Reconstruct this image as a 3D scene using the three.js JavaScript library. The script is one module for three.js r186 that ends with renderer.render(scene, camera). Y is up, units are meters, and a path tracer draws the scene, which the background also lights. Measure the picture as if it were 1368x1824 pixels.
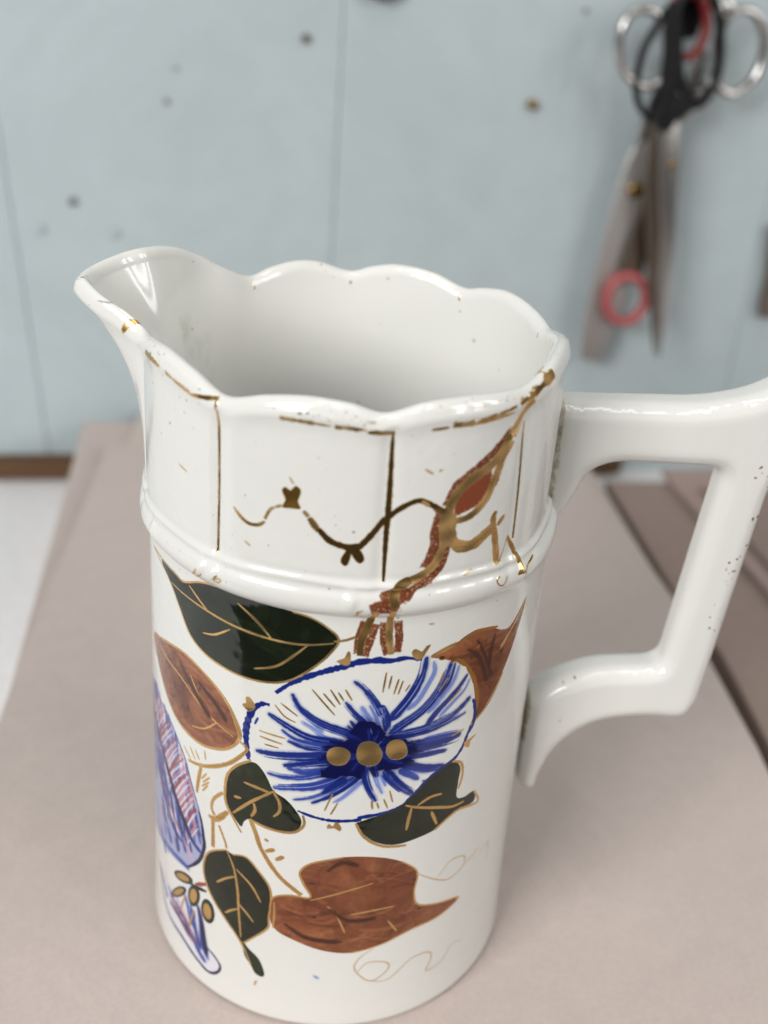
import * as THREE from 'three';
import { mergeGeometries, toCreasedNormals } from 'three/addons/utils/BufferGeometryUtils.js';
import { ImprovedNoise } from 'three/addons/math/ImprovedNoise.js';
import { RectAreaLightUniformsLib } from 'three/addons/lights/RectAreaLightUniformsLib.js';

// ---------- camera, surroundings, lamps, exposure ----------
const scene = new THREE.Scene();
const camera = new THREE.PerspectiveCamera(48.76, 0.75, 0.02, 30);
camera.position.set(0.0090, 0.2847, 0.2768);
camera.up.set(-0.07920,0.88236,-0.46387);
camera.lookAt(0.00900,-0.18063,-0.60838);
camera.focus = 0.285;
camera.userData.fStop = 7.5;
const renderer = new THREE.WebGLRenderer({ antialias: true });
renderer.toneMapping = THREE.LinearToneMapping;
renderer.toneMappingExposure = 0.95;
renderer.shadowMap.enabled = true;
scene.background = new THREE.Color().setRGB(0.085, 0.085, 0.085);   // the room's diffuse light
RectAreaLightUniformsLib.init();
const M = (o) => new THREE.MeshStandardMaterial(o);
const P = (o) => new THREE.MeshPhysicalMaterial(o);
const lin = (r, g, b) => new THREE.Color().setRGB(r, g, b);
const tag = (o, label, category, group, kind) => { if (label) o.userData.label = label; if (category) o.userData.category = category; if (group) o.userData.group = group; if (kind) o.userData.kind = kind; return o; };
function mesh(name, geo, mat, parent = scene) { const m = new THREE.Mesh(geo, mat); m.name = name; m.castShadow = m.receiveShadow = true; parent.add(m); return m; }
function thing(name, x, y, z, turn = 0) { const g = new THREE.Group(); g.name = name; g.position.set(x, y, z); g.rotation.y = turn; scene.add(g); return g; }

const housingMat = M({ color: lin(0.6, 0.6, 0.6), roughness: 0.5 });
function panelLamp(name, label, pos, target, w, h, nits, color, glow) {
  const g = new THREE.Group(); g.name = name; g.position.set(...pos); g.lookAt(...target); scene.add(g);   // +z of the group looks at the target
  tag(g, label, 'lamp');
  const box = mesh('lamp_housing', new THREE.BoxGeometry(w + 0.04, h + 0.04, 0.05), housingMat, g); box.position.z = -0.03;
  mesh('lamp_diffuser', new THREE.PlaneGeometry(w, h), M({ color: 0x000000, emissive: color, emissiveIntensity: glow }), g).position.z = 0.002;
  const L = new THREE.RectAreaLight(color, nits, w, h); L.position.z = 0.006; L.rotation.y = Math.PI; g.add(L);
}
[['right', -0.35], ['middle', 0], ['left', 0.35]].forEach(([w, d], i) => panelLamp('panel_lamp' + (i ? '_00' + i : ''), 'tall narrow lamp panel to the right of the jug, ' + w + ' one of three', [1.45 - d * 0.3, 0.85, 0.75 + d], [0, 0.1, -0.2], 0.2, 0.9, 4.6, lin(1, 0.985, 0.96), 4.6));
panelLamp('panel_lamp_003', 'wide lamp panel on the left behind the camera', [-0.95, 0.85, 1.3], [0, 0.1, 0], 0.8, 0.65, 10.5, lin(1, 0.995, 0.985), 10.5);
for (const [x, k, l] of [[-0.22, '', 'narrow tube lamp overhead on the left'], [0.02, '_001', 'narrow tube lamp overhead in the middle'], [0.34, '_002', 'narrow tube lamp overhead on the right']]) panelLamp('tube_lamp' + k, l, [x, 1.45, 0.55], [x * 0.5, 0, 0.1], 0.06, 1.2, 5, lin(1, 0.99, 0.97), 5);

// ---------- noise and textures ----------
let seed = 7;
const rnd = () => { seed = (seed + 0x6d2b79f5) | 0; let t = Math.imul(seed ^ (seed >>> 15), 1 | seed); t = (t + Math.imul(t ^ (t >>> 7), 61 | t)) ^ t; return ((t ^ (t >>> 14)) >>> 0) / 4294967296; };
const noise = new ImprovedNoise();
function tileTexture(n, fn, srgb) {
  const d = new Uint8Array(n * n * 4);
  for (let y = 0; y < n; y++) for (let x = 0; x < n; x++) { const c = fn(x / n, y / n); d.set([c[0], c[1], c[2], 255], (y * n + x) * 4); }
  const t = new THREE.DataTexture(d, n, n); t.wrapS = t.wrapT = THREE.RepeatWrapping; t.magFilter = THREE.LinearFilter; if (srgb) t.colorSpace = THREE.SRGBColorSpace; t.needsUpdate = true; return t;
}
const tn = (u, v, k, z) => { const a = u * Math.PI * 2, b = v * Math.PI * 2; return noise.noise(Math.cos(a) * k + z, Math.sin(a) * k + Math.cos(b) * k, Math.sin(b) * k + z * 3); };
const rippleTex = tileTexture(256, (u, v) => { const h = 128 + 70 * tn(u, v, 0.9, 3) + 30 * tn(u, v, 2.4, 9); return [h, h, h]; });

// ---------- jug: painted decoration, unrolled (x = angle x 55 mm, y = height, in 0.1 mm) ----------
const TW = 2048, TH = 1280, SX = TW / (2 * Math.PI * 550), SY = TH / 2150;
const cv = document.createElement('canvas'); cv.width = TW; cv.height = TH;
const mk = document.createElement('canvas'); mk.width = TW; mk.height = TH;
const c1 = cv.getContext('2d'), c2 = mk.getContext('2d');
c1.fillStyle = '#d4d3ce'; c1.fillRect(0, 0, TW, TH);
c2.fillStyle = 'rgb(0,26,0)'; c2.fillRect(0, 0, TW, TH);
const X = (s) => (s + Math.PI * 550) * SX, Y = (h) => TH - h * SY;
// colour, metalness, roughness
const INK = { blue0: ['#080c3e', 0, 30], blue1: ['#15246e', 0, 30], blue2: ['#2b3c8c', 0, 30], blue3: ['#6a7ab8', 0, 30], navy: ['#11163a', 0, 30], lav: ['#8a8db8', 0, 30], white2: ['#cfccd8', 0, 36], pink: ['#b5747a', 0, 36], pink2: ['#c79a9e', 0, 36], red: ['#8e3f3c', 0, 40],
  leaf: ['#11160b', 0, 24], brown: ['#6c361b', 0, 28], brownd: ['#3a1808', 0, 28], gold: ['#d8b074', 225, 118], goldd: ['#cfa566', 240, 84], goldo: ['#d0a052', 245, 66], goldp: ['#cbb48e', 120, 110], dark: ['#c89a58', 255, 30], darkb: ['#c89a58', 255, 46], lineb: ['#c8a06a', 240, 60], lineg: ['#c4a478', 235, 60], stip: ['#64321a', 0, 60], stipf: ['#7c4028', 0, 60] };
function smooth(p, closed, step = 5) {                 // Catmull-Rom through the control points
  const q = []; for (let i = 0; i < p.length; i += 2) q.push([X(p[i]), Y(p[i + 1])]);
  const n = q.length, out = []; if (n < 2) return q;
  const g = (i) => closed ? q[(i + n) % n] : q[Math.max(0, Math.min(n - 1, i))];
  for (let i = 0; i < (closed ? n : n - 1); i++) {
    const a = g(i - 1), b = g(i), c = g(i + 1), d = g(i + 2), m = Math.max(2, Math.round(Math.hypot(c[0] - b[0], c[1] - b[1]) / step));
    for (let k = 0; k < m; k++) { const t = k / m, t2 = t * t, t3 = t2 * t; out.push([0, 1].map((j) => 0.5 * (2 * b[j] + (c[j] - a[j]) * t + (2 * a[j] - 5 * b[j] + 4 * c[j] - d[j]) * t2 + (3 * b[j] - a[j] - 3 * c[j] + d[j]) * t3))); }
  }
  if (!closed) out.push(q[n - 1]); return out;
}
function fillPts(ctx, pts, style, alpha = 1) { ctx.globalAlpha = alpha; ctx.fillStyle = style; ctx.beginPath(); pts.forEach(([x, y], i) => i ? ctx.lineTo(x, y) : ctx.moveTo(x, y)); ctx.closePath(); ctx.fill(); ctx.globalAlpha = 1; }
function both(ink, pts, alpha = 1) { const [col, me, ro] = INK[ink]; fillPts(c1, pts, col, alpha); fillPts(c2, pts, `rgb(0,${ro},${me})`, alpha); }
function F(ink, p, o = {}) {
  let pts = smooth(p, true);
  if (o.r) pts = pts.map(([x, y]) => [x + (rnd() - 0.5) * o.r, y + (rnd() - 0.5) * o.r]);
  if (o.r) { c1.shadowColor = INK[ink][0]; c1.shadowBlur = 14; }
  both(ink, pts, ink === 'lav' || ink === 'white2' ? 0.75 : 1); c1.shadowBlur = 0; c1.shadowColor = 'transparent';
  if (ink === 'brown' || ink === 'leaf') {             // uneven brushed enamel inside the outline
    c1.save(); c1.beginPath(); pts.forEach(([x, y], i) => i ? c1.lineTo(x, y) : c1.moveTo(x, y)); c1.closePath(); c1.clip();
    const xs = pts.map((a) => a[0]), ys = pts.map((a) => a[1]), x0 = Math.min(...xs), x1 = Math.max(...xs), y0 = Math.min(...ys), y1 = Math.max(...ys);
    const tones = ink === 'brown' ? ['#ab7450', '#a06642', '#5a260f', '#7c4324', '#381608'] : ['#1e2a14', '#0c1007', '#26321a', '#121709'];
    const mx = (x0 + x1) / 2, my = (y0 + y1) / 2;
    for (let i = 0; i < (ink === 'brown' ? 260 : 70); i++) {
      const x = x0 + rnd() * (x1 - x0), y = y0 + rnd() * (y1 - y0), far = Math.hypot((x - mx) / (x1 - x0), (y - my) / (y1 - y0)) * 2, l = 8 + rnd() * 34, a = rnd() * 6.3, brush = rnd() < 0.4;
      c1.globalAlpha = ink === 'brown' ? (brush ? 0.3 : 0.15) : 0.25; c1.fillStyle = c1.strokeStyle = tones[ink === 'brown' ? (rnd() < far * 0.75 ? Math.floor(rnd() * 2) : 2 + Math.floor(rnd() * 3)) : Math.floor(rnd() * 4)];
      c1.beginPath();
      if (brush) { c1.lineWidth = 1.5 + rnd() * 7; c1.lineCap = 'round'; c1.moveTo(x - l, y + (rnd() - 0.5) * 20); c1.quadraticCurveTo(x, y + (y > my ? 16 : -16), x + l, y + (rnd() - 0.5) * 20); c1.stroke(); } else { c1.ellipse(x, y, l, l * (0.35 + rnd() * 0.5), a, 0, 7); c1.fill(); }
    }
    if (ink === 'brown') for (let i = 0; i < 5; i++) { c1.globalAlpha = 0.7; c1.fillStyle = '#2c1208'; c1.beginPath(); c1.ellipse(x0 + (0.2 + 0.6 * rnd()) * (x1 - x0), y0 + (0.2 + 0.6 * rnd()) * (y1 - y0), 2 + rnd() * 3, 2 + rnd() * 2, 0, 0, 7); c1.fill(); }
    if (ink === 'leaf') for (let i = 0; i < 500; i++) { c1.globalAlpha = 0.2; c1.fillStyle = '#3f4a30'; c1.fillRect(x0 + rnd() * (x1 - x0), y0 + rnd() * (y1 - y0), 1.2, 1.2); }
    c1.restore(); c1.globalAlpha = 1;
  }
  if (ink === 'stipf') speckle(pts, 5, 0.5);
}
function ribbon(pts, w, taper, jit) {                   // outline of a stroke whose ends taper
  const L = [], R = [], n = pts.length;
  for (let i = 0; i < n; i++) {
    const a = pts[Math.max(0, i - 1)], b = pts[Math.min(n - 1, i + 1)], d = Math.hypot(b[0] - a[0], b[1] - a[1]) || 1, t = i / (n - 1 || 1);
    const k = taper < 0 ? w / 2 * (0.2 + 0.8 * Math.pow(Math.min(1, t * 1.15), 0.55)) * Math.min(1, (1.04 - t) * 6) + (rnd() - 0.5) * jit : w / 2 * (1 - taper + taper * Math.pow(Math.sin(Math.PI * Math.min(0.97, Math.max(0.03, t))), 0.6)) + (rnd() - 0.5) * jit;
    const nx = -(b[1] - a[1]) / d, ny = (b[0] - a[0]) / d;
    L.push([pts[i][0] + nx * k, pts[i][1] + ny * k]); R.unshift([pts[i][0] - nx * k, pts[i][1] - ny * k]);
  }
  return L.concat(R);
}
function speckle(pts, w, dens) {                        // sponged red-brown enamel with pale pinholes
  for (const [x, y] of pts) for (let k = 0; k < 3; k++) { const a = rnd() * 6.3, r = w * Math.sqrt(rnd()) * 0.6; c1.globalAlpha = 0.5; c1.fillStyle = rnd() < dens ? '#cdb49c' : '#561e0c'; c1.beginPath(); c1.ellipse(x + r * Math.cos(a), y + r * Math.sin(a), 0.7 + rnd() * 1.3, 0.7 + rnd(), 0, 0, 7); c1.fill(); }
  c1.globalAlpha = 1;
}
function S(ink, w10, p, o = {}) {
  const w = w10 * SX, pts = smooth(p, false, 4), taper = o.t === undefined ? 0.6 : o.t;
  if (o.b) {                                            // a loaded brush: a body with a tapered start, and hairs beside it
    c1.shadowColor = INK[ink][0]; c1.shadowBlur = 5; both(ink, ribbon(pts, w * 0.95, -1, w * 0.12), 0.8); c1.shadowBlur = 0; c1.shadowColor = 'transparent';
    const hairs = Math.max(3, Math.round(w * 0.5));
    for (let i = 0; i < hairs; i++) {
      const off = (rnd() - 0.5) * w * 1.05, t0 = Math.floor(rnd() * 0.35 * pts.length), t1 = pts.length - Math.floor(rnd() * 0.2 * pts.length);
      const part = pts.slice(t0, Math.max(t0 + 2, t1)).map(([x, y], k, arr) => { const a = arr[Math.max(0, k - 1)], b = arr[Math.min(arr.length - 1, k + 1)], d = Math.hypot(b[0] - a[0], b[1] - a[1]) || 1; return [x - (b[1] - a[1]) / d * off, y + (b[0] - a[0]) / d * off]; });
      const light = ink !== 'blue0' && rnd() < 0.26; if (part.length < 2) continue;
      if (light && ink.startsWith('blue')) fillPts(c1, ribbon(part, 1.6, 0.8, 0.5), '#b4bede', 0.55); else fillPts(c1, ribbon(part, 1 + rnd() * w * 0.16, 0.8, 0.4), INK[ink][0], 0.45 + rnd() * 0.5);
    }
    return;
  }
  if (o.d) {                                            // worn: the stroke survives in patches
    for (let i = 0; i + 2 < pts.length; i++) if (ink === 'stip' || rnd() < 0.7) both(ink, ribbon(pts.slice(i, i + 3), w * (ink === 'stip' ? 0.9 + rnd() * 0.25 : 0.4 + rnd() * 0.7), 0, w * (ink === 'stip' ? 0.08 : 0.2)), ink === 'stip' ? 0.75 : 0.4 + rnd() * 0.6);
    if (ink === 'stip') speckle(pts, w, 0.62);
    return;
  }
  both(ink, ribbon(pts, w, taper, o.e ? w * 0.22 : w * 0.1));
  if (ink === 'gold' && w > 6) for (let i = 0; i < 3; i++) fillPts(c1, ribbon(pts.slice(Math.floor(rnd() * pts.length * 0.5)).map(([x, y]) => [x + (rnd() - 0.5) * w * 0.5, y + (rnd() - 0.5) * w * 0.3]), 1.4, 0.8, 0.6), i ? '#a87e46' : '#d2ab72', 0.5);
}
F('lav',[-734,872,-683,900,-554,887,-451,814,-406,725,-374,654,-350,555,-354,539,-375,469,-425,408,-485,383,-586,367,-647,356,-734,364,-734,606,-734,767]);
S('blue2',15,[-735,754,-703,725,-645,721],{b: 1});
S('blue1',15,[-708,637,-661,621,-622,602],{b: 1});
S('blue1',15,[-488,848,-477,805,-463,767],{b: 1});
S('blue2',15,[-612,855,-593,817,-570,787],{b: 1});
S('blue2',15,[-431,684,-422,637,-410,597],{b: 1});
S('blue2',15,[-558,898,-544,857,-526,823],{b: 1});
S('blue2',15,[-591,548,-574,506,-553,472],{b: 1});
S('blue2',15,[-535,874,-523,832,-506,797],{b: 1});
S('blue2',15,[-663,890,-636,858,-605,834],{b: 1});
S('blue2',15,[-640,677,-617,641,-589,613],{b: 1});
S('blue2',15,[-528,885,-516,842,-500,807],{b: 1});
S('blue2',15,[-735,880,-735,827,-658,837],{b: 1});
S('blue2',15,[-490,602,-480,555,-465,516],{b: 1});
S('blue2',15,[-613,744,-594,706,-570,675],{b: 1});
S('blue1',15,[-695,826,-655,803,-619,783],{b: 1});
S('blue2',15,[-698,867,-657,845,-621,825],{b: 1});
S('blue2',15,[-508,771,-497,727,-482,690],{b: 1});
S('blue1',15,[-624,887,-604,850,-579,821],{b: 1});
S('blue2',15,[-647,724,-622,690,-594,663],{b: 1});
S('blue2',15,[-631,811,-610,775,-584,746],{b: 1});
S('blue2',15,[-610,628,-592,588,-568,557],{b: 1});
S('blue1',15,[-734,830,-735,776,-669,777],{b: 1});
S('blue1',15,[-584,846,-568,806,-548,773],{b: 1});
S('blue2',15,[-603,914,-586,876,-563,845],{b: 1});
S('blue1',15,[-735,627,-703,597,-645,595],{b: 1});
S('blue2',15,[-393,647,-384,599,-373,557],{b: 1});
S('blue1',15,[-735,875,-735,821,-654,834],{b: 1});
S('blue1',15,[-524,617,-512,572,-495,534],{b: 1});
S('blue2',15,[-685,761,-650,735,-615,713],{b: 1});
S('blue1',15,[-660,781,-632,749,-602,724],{b: 1});
S('blue1',15,[-734,701,-735,645,-672,645],{b: 1});
S('blue2',15,[-585,749,-569,708,-548,675],{b: 1});
S('blue2',15,[-459,541,-450,493,-436,452],{b: 1});
S('blue1',15,[-498,519,-487,472,-472,432],{b: 1});
S('blue1',15,[-734,823,-735,769,-667,772],{b: 1});
S('blue1',15,[-437,780,-428,735,-415,695],{b: 1});
S('blue2',15,[-517,750,-505,706,-490,669],{b: 1});
S('blue2',15,[-603,421,-584,379,-561,346],{b: 1});
S('blue1',15,[-524,618,-512,573,-495,535],{b: 1});
S('blue2',15,[-620,709,-600,671,-575,641],{b: 1});
S('blue2',15,[-625,697,-604,659,-579,630],{b: 1});
S('blue1',15,[-548,887,-535,845,-518,811],{b: 1});
S('blue2',15,[-734,604,-709,568,-647,570],{b: 1});
S('blue1',15,[-602,846,-584,807,-562,775],{b: 1});
S('blue2',15,[-623,740,-603,702,-578,672],{b: 1});
S('blue1',15,[-648,919,-624,886,-596,859],{b: 1});
S('blue1',15,[-503,510,-492,463,-476,423],{b: 1});
S('blue1',15,[-699,635,-657,615,-619,595],{b: 1});
S('blue1',15,[-466,574,-456,527,-443,486],{b: 1});
S('blue2',15,[-551,838,-538,796,-520,761],{b: 1});
S('blue2',15,[-488,622,-478,576,-463,537],{b: 1});
S('blue2',15,[-604,797,-587,758,-564,727],{b: 1});
S('blue1',15,[-627,922,-607,886,-582,857],{b: 1});
S('blue1',15,[-658,916,-632,884,-602,859],{b: 1});
S('blue1',15,[-567,588,-552,544,-533,509],{b: 1});
S('blue2',15,[-447,622,-438,575,-425,534],{b: 1});
S('blue2',15,[-480,764,-470,719,-456,681],{b: 1});
S('blue1',15,[-734,765,-735,710,-678,704],{b: 1});
S('blue1',15,[-695,906,-655,883,-620,862],{b: 1});
S('blue2',15,[-513,834,-502,790,-487,754],{b: 1});
S('blue1',15,[-477,596,-467,549,-453,509],{b: 1});
S('pink2',10,[-625,878,-604,841,-580,812],{b: 1});
S('blue1',10,[-734,871,-735,818,-678,812],{b: 1});
S('blue1',5,[-599,678,-582,638,-560,606],{b: 1});
S('pink',8,[-524,843,-512,800,-496,764],{b: 1});
S('blue1',10,[-423,658,-414,610,-402,569],{b: 1});
S('blue2',10,[-515,840,-504,797,-489,760],{b: 1});
S('blue1',5,[-616,845,-597,807,-574,777],{b: 1});
S('white2',10,[-631,918,-610,882,-584,854],{b: 1});
S('pink2',5,[-517,820,-506,777,-490,740],{b: 1});
S('blue2',10,[-435,764,-426,718,-414,678],{b: 1});
S('blue1',8,[-501,828,-490,784,-476,747],{b: 1});
S('blue1',8,[-589,506,-573,464,-551,430],{b: 1});
S('pink',6,[-585,727,-569,686,-548,653],{b: 1});
S('blue1',10,[-735,882,-735,829,-656,840],{b: 1});
S('blue1',7,[-476,648,-466,602,-452,562],{b: 1});
S('blue2',7,[-614,751,-595,712,-571,682],{b: 1});
S('pink',8,[-448,556,-438,508,-425,467],{b: 1});
S('blue2',10,[-457,793,-448,748,-435,709],{b: 1});
S('blue1',8,[-537,698,-524,654,-507,618],{b: 1});
S('white2',6,[-537,609,-524,565,-507,528],{b: 1});
S('blue1',8,[-534,799,-521,756,-505,720],{b: 1});
S('white2',5,[-520,547,-508,501,-492,463],{b: 1});
S('blue1',8,[-665,893,-637,863,-606,838],{b: 1});
S('blue2',5,[-563,655,-549,612,-530,577],{b: 1});
S('blue1',8,[-519,717,-508,672,-492,635],{b: 1});
S('blue1',7,[-404,687,-396,640,-384,599],{b: 1});
S('blue1',5,[-529,720,-517,676,-501,639],{b: 1});
S('blue2',8,[-642,859,-619,824,-592,797],{b: 1});
S('blue2',10,[-449,631,-440,584,-427,543],{b: 1});
S('blue2',8,[-561,628,-547,585,-528,550],{b: 1});
S('pink2',10,[-529,746,-517,702,-501,665],{b: 1});
S('white2',8,[-456,815,-446,770,-433,731],{b: 1});
S('blue2',7,[-536,795,-523,752,-507,716],{b: 1});
S('white2',10,[-497,569,-486,522,-471,483],{b: 1});
S('blue1',5,[-452,573,-443,525,-430,484],{b: 1});
S('white2',8,[-466,833,-457,789,-443,750],{b: 1});
S('pink2',6,[-429,613,-420,566,-407,524],{b: 1});
S('blue1',7,[-524,693,-512,649,-496,612],{b: 1});
S('blue1',5,[-641,431,-617,395,-589,366],{b: 1});
S('blue2',5,[-599,895,-582,857,-560,825],{b: 1});
S('blue1',7,[-647,661,-622,626,-593,599],{b: 1});
S('blue1',8,[-735,867,-711,832,-649,831],{b: 1});
S('blue2',7,[-635,923,-614,888,-587,860],{b: 1});
S('blue1',5,[-472,681,-462,635,-448,596],{b: 1});
S('blue1',10,[-492,761,-482,716,-467,678],{b: 1});
S('pink2',5,[-597,902,-581,863,-559,831],{b: 1});
S('blue2',10,[-679,719,-646,692,-612,669],{b: 1});
S('blue1',8,[-588,700,-572,659,-551,626],{b: 1});
S('pink',8,[-734,792,-735,737,-661,745],{b: 1});
S('blue1',5,[-692,414,-652,391,-615,371],{b: 1});
S('pink',6,[-595,902,-578,863,-557,831],{b: 1});
S('blue1',10,[-734,758,-735,703,-676,699],{b: 1});
S('blue1',8,[-429,564,-420,516,-408,474],{b: 1});
S('blue2',5,[-421,654,-412,606,-400,565],{b: 1});
S('white2',8,[-472,820,-463,776,-449,737],{b: 1});
S('blue1',5,[-411,614,-403,566,-391,524],{b: 1});
S('blue2',10,[-580,545,-565,502,-544,468],{b: 1});
S('blue1',7,[-563,671,-549,628,-530,593],{b: 1});
S('pink',8,[-406,639,-398,591,-386,549],{b: 1});
S('white2',5,[-448,809,-439,764,-427,725],{b: 1});
S('blue2',5,[-734,788,-735,733,-667,737],{b: 1});
S('blue1',8,[-734,774,-735,719,-656,732],{b: 1});
S('pink',5,[-601,918,-584,880,-562,849],{b: 1});
S('pink',5,[-464,625,-454,578,-441,538],{b: 1});
S('blue2',8,[-735,878,-673,872,-631,856],{b: 1});
S('white2',8,[-568,872,-554,831,-535,797],{b: 1});
S('blue1',5,[-460,619,-451,572,-437,532],{b: 1});
S('blue1',8,[-639,861,-616,826,-589,799],{b: 1});
S('blue2',10,[-590,686,-574,645,-553,612],{b: 1});
S('pink2',10,[-667,759,-637,728,-606,704],{b: 1});
S('blue1',10,[-546,509,-533,463,-515,426],{b: 1});
S('blue2',8,[-562,838,-548,797,-530,763],{b: 1});
S('blue2',8,[-734,597,-705,565,-645,564],{b: 1});
S('white2',5,[-483,704,-472,659,-458,620],{b: 1});
S('blue1',7,[-421,605,-412,557,-400,515],{b: 1});
S('blue2',10,[-555,501,-541,456,-522,419],{b: 1});
S('pink',10,[-470,665,-460,618,-446,579],{b: 1});
S('blue1',7,[-618,658,-599,619,-574,589],{b: 1});
S('white2',8,[-689,629,-651,605,-616,584],{b: 1});
S('blue1',5,[-470,605,-460,558,-447,518],{b: 1});
S('pink',6,[-421,755,-412,709,-400,669],{b: 1});
S('white2',8,[-580,628,-565,586,-544,552],{b: 1});
S('white2',6,[-448,696,-439,650,-426,610],{b: 1});
S('pink',6,[-735,790,-674,784,-631,768],{b: 1});
S('pink',8,[-420,744,-411,698,-399,657],{b: 1});
S('pink2',5,[-473,695,-463,649,-449,610],{b: 1});
S('blue1',10,[-428,649,-419,602,-407,561],{b: 1});
S('white2',8,[-526,713,-514,669,-498,632],{b: 1});
S('pink',5,[-578,767,-563,726,-543,693],{b: 1});
S('blue2',7,[-665,838,-636,807,-605,782],{b: 1});
S('white2',10,[-509,854,-498,810,-483,774],{b: 1});
S('blue2',7,[-533,836,-521,794,-505,758],{b: 1});
S('blue2',5,[-575,447,-559,403,-539,367],{b: 1});
S('white2',10,[-734,871,-735,817,-662,824],{b: 1});
S('blue1',7,[-388,625,-380,576,-368,534],{b: 1});
S('pink2',8,[-681,848,-648,821,-614,799],{b: 1});
S('blue1',10,[-587,801,-571,761,-550,728],{b: 1});
S('blue1',7,[-685,904,-650,878,-616,856],{b: 1});
S('pink',5,[-735,821,-672,816,-630,800],{b: 1});
S('pink',6,[-460,825,-450,780,-438,742],{b: 1});
S('white2',5,[-568,547,-553,503,-534,468],{b: 1});
S('blue1',7,[-735,468,-670,468,-627,453],{b: 1});
S('pink',6,[-615,528,-595,488,-571,457],{b: 1});
S('blue1',8,[-689,819,-652,794,-617,773],{b: 1});
S('white2',8,[-568,714,-553,672,-534,637],{b: 1});
S('pink',6,[-643,812,-619,778,-592,750],{b: 1});
S('blue2',10,[-508,853,-497,810,-482,773],{b: 1});
S('blue2',7,[-681,664,-647,637,-612,614],{b: 1});
S('pink',8,[-619,891,-600,854,-576,825],{b: 1});
S('pink',6,[-645,870,-653,842,-670,795],{b: 1});
S('white2',5,[-639,859,-647,832,-661,789],{b: 1});
S('red',6,[-608,862,-628,826,-656,770],{b: 1});
S('white2',5,[-604,851,-623,815,-649,762],{b: 1});
S('pink',6,[-553,874,-569,841,-589,792],{b: 1});
S('white2',5,[-549,861,-565,829,-584,782],{b: 1});
S('red',6,[-529,867,-565,820,-614,748],{b: 1});
S('white2',5,[-526,854,-561,808,-609,738],{b: 1});
S('pink',6,[-506,849,-547,798,-605,720],{b: 1});
S('white2',5,[-503,836,-544,786,-600,710],{b: 1});
S('red',6,[-481,838,-519,791,-569,718],{b: 1});
S('white2',5,[-479,825,-516,777,-565,708],{b: 1});
S('pink',6,[-475,807,-503,765,-539,703],{b: 1});
S('white2',5,[-472,793,-500,752,-536,692],{b: 1});
S('red',6,[-459,795,-487,754,-522,693],{b: 1});
S('white2',5,[-457,782,-485,740,-519,682],{b: 1});
S('pink',6,[-436,766,-478,714,-533,637],{b: 1});
S('white2',5,[-433,753,-476,701,-530,626],{b: 1});
S('red',6,[-421,757,-456,711,-497,645],{b: 1});
S('white2',5,[-419,743,-453,697,-494,634],{b: 1});
S('pink',6,[-418,734,-449,691,-485,629],{b: 1});
S('white2',5,[-416,720,-447,677,-482,617],{b: 1});
S('red',6,[-401,696,-432,653,-469,589],{b: 1});
S('white2',5,[-399,683,-430,639,-467,578],{b: 1});
S('pink',6,[-402,674,-424,637,-450,581],{b: 1});
S('white2',5,[-400,660,-422,623,-448,570],{b: 1});
S('red',6,[-396,648,-412,615,-432,564],{b: 1});
S('white2',5,[-394,634,-410,600,-430,552],{b: 1});
S('pink',6,[-380,602,-403,563,-430,507],{b: 1});
S('white2',5,[-378,588,-401,549,-427,495],{b: 1});
S('pink',6,[-601,908,-619,873,-644,820],{b: 1});
S('white2',5,[-596,896,-614,862,-638,812],{b: 1});
S('pink',6,[-547,891,-581,845,-634,771],{b: 1});
S('white2',5,[-543,879,-578,833,-628,762],{b: 1});
S('red',6,[-508,868,-551,817,-612,736],{b: 1});
S('white2',5,[-506,855,-548,804,-607,726],{b: 1});
S('pink',6,[-476,821,-506,779,-542,717],{b: 1});
S('white2',5,[-474,808,-503,766,-539,706],{b: 1});
S('red',6,[-442,792,-486,740,-543,661],{b: 1});
S('white2',5,[-440,779,-484,726,-540,650],{b: 1});
S('red',6,[-432,740,-463,697,-500,634],{b: 1});
S('white2',5,[-430,727,-461,683,-497,622],{b: 1});
S('pink',6,[-411,709,-443,664,-480,601],{b: 1});
S('white2',5,[-409,695,-440,651,-478,589],{b: 1});
S('red',6,[-387,653,-410,615,-436,560],{b: 1});
S('white2',5,[-385,639,-408,601,-433,548],{b: 1});
S('blue0',19,[-735,823,-633,769,-542,687,-481,609,-418,538,-401,519],{b: 1});
S('blue1',20,[-734,850,-696,719,-598,625,-521,513,-456,478],{b: 1});
S('red',6,[-627,620,-565,607,-520,560,-462,505],{b: 1});
S('gold',6,[-607,595,-583,569]);
S('gold',6,[-556,558,-513,496]);
S('pink2',8,[-455,502,-419,470,-402,445],{b: 1});
S('blue2',17,[-585,383,-516,395,-457,402,-419,403],{b: 1});
S('blue1',12,[-430,540,-401,520,-369,505],{b: 1});
S('blue1',5,[-736,875,-554,887,-451,814,-406,725,-374,654]);
S('navy',13,[-377,652,-364,612,-355,552,-359,576,-354,539,-369,482,-396,440,-428,405]);
F('white2',[-619,267,-582,196,-551,117,-468,92,-392,71,-333,62,-300,81,-291,119,-334,154,-359,185,-364,256,-375,317,-419,345,-548,212]);
S('pink2',8,[-539,196,-488,192,-439,174,-409,129],{b: 1});
S('pink2',8,[-520,234,-459,228,-421,180,-386,138,-364,105],{b: 1});
S('pink2',8,[-578,270,-547,239],{b: 1});
S('blue1',14,[-420,301,-403,236,-386,179,-364,125],{b: 1});
S('blue1',14,[-380,293,-369,242,-364,176,-354,133],{b: 1});
S('blue1',14,[-397,260,-391,195,-375,137],{b: 1});
S('blue1',14,[-620,251,-581,217,-549,176],{b: 1});
S('blue2',17,[-488,223,-446,189,-403,150,-369,111],{b: 1});
S('blue2',17,[-548,233,-504,208,-459,187],{b: 1});
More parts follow.
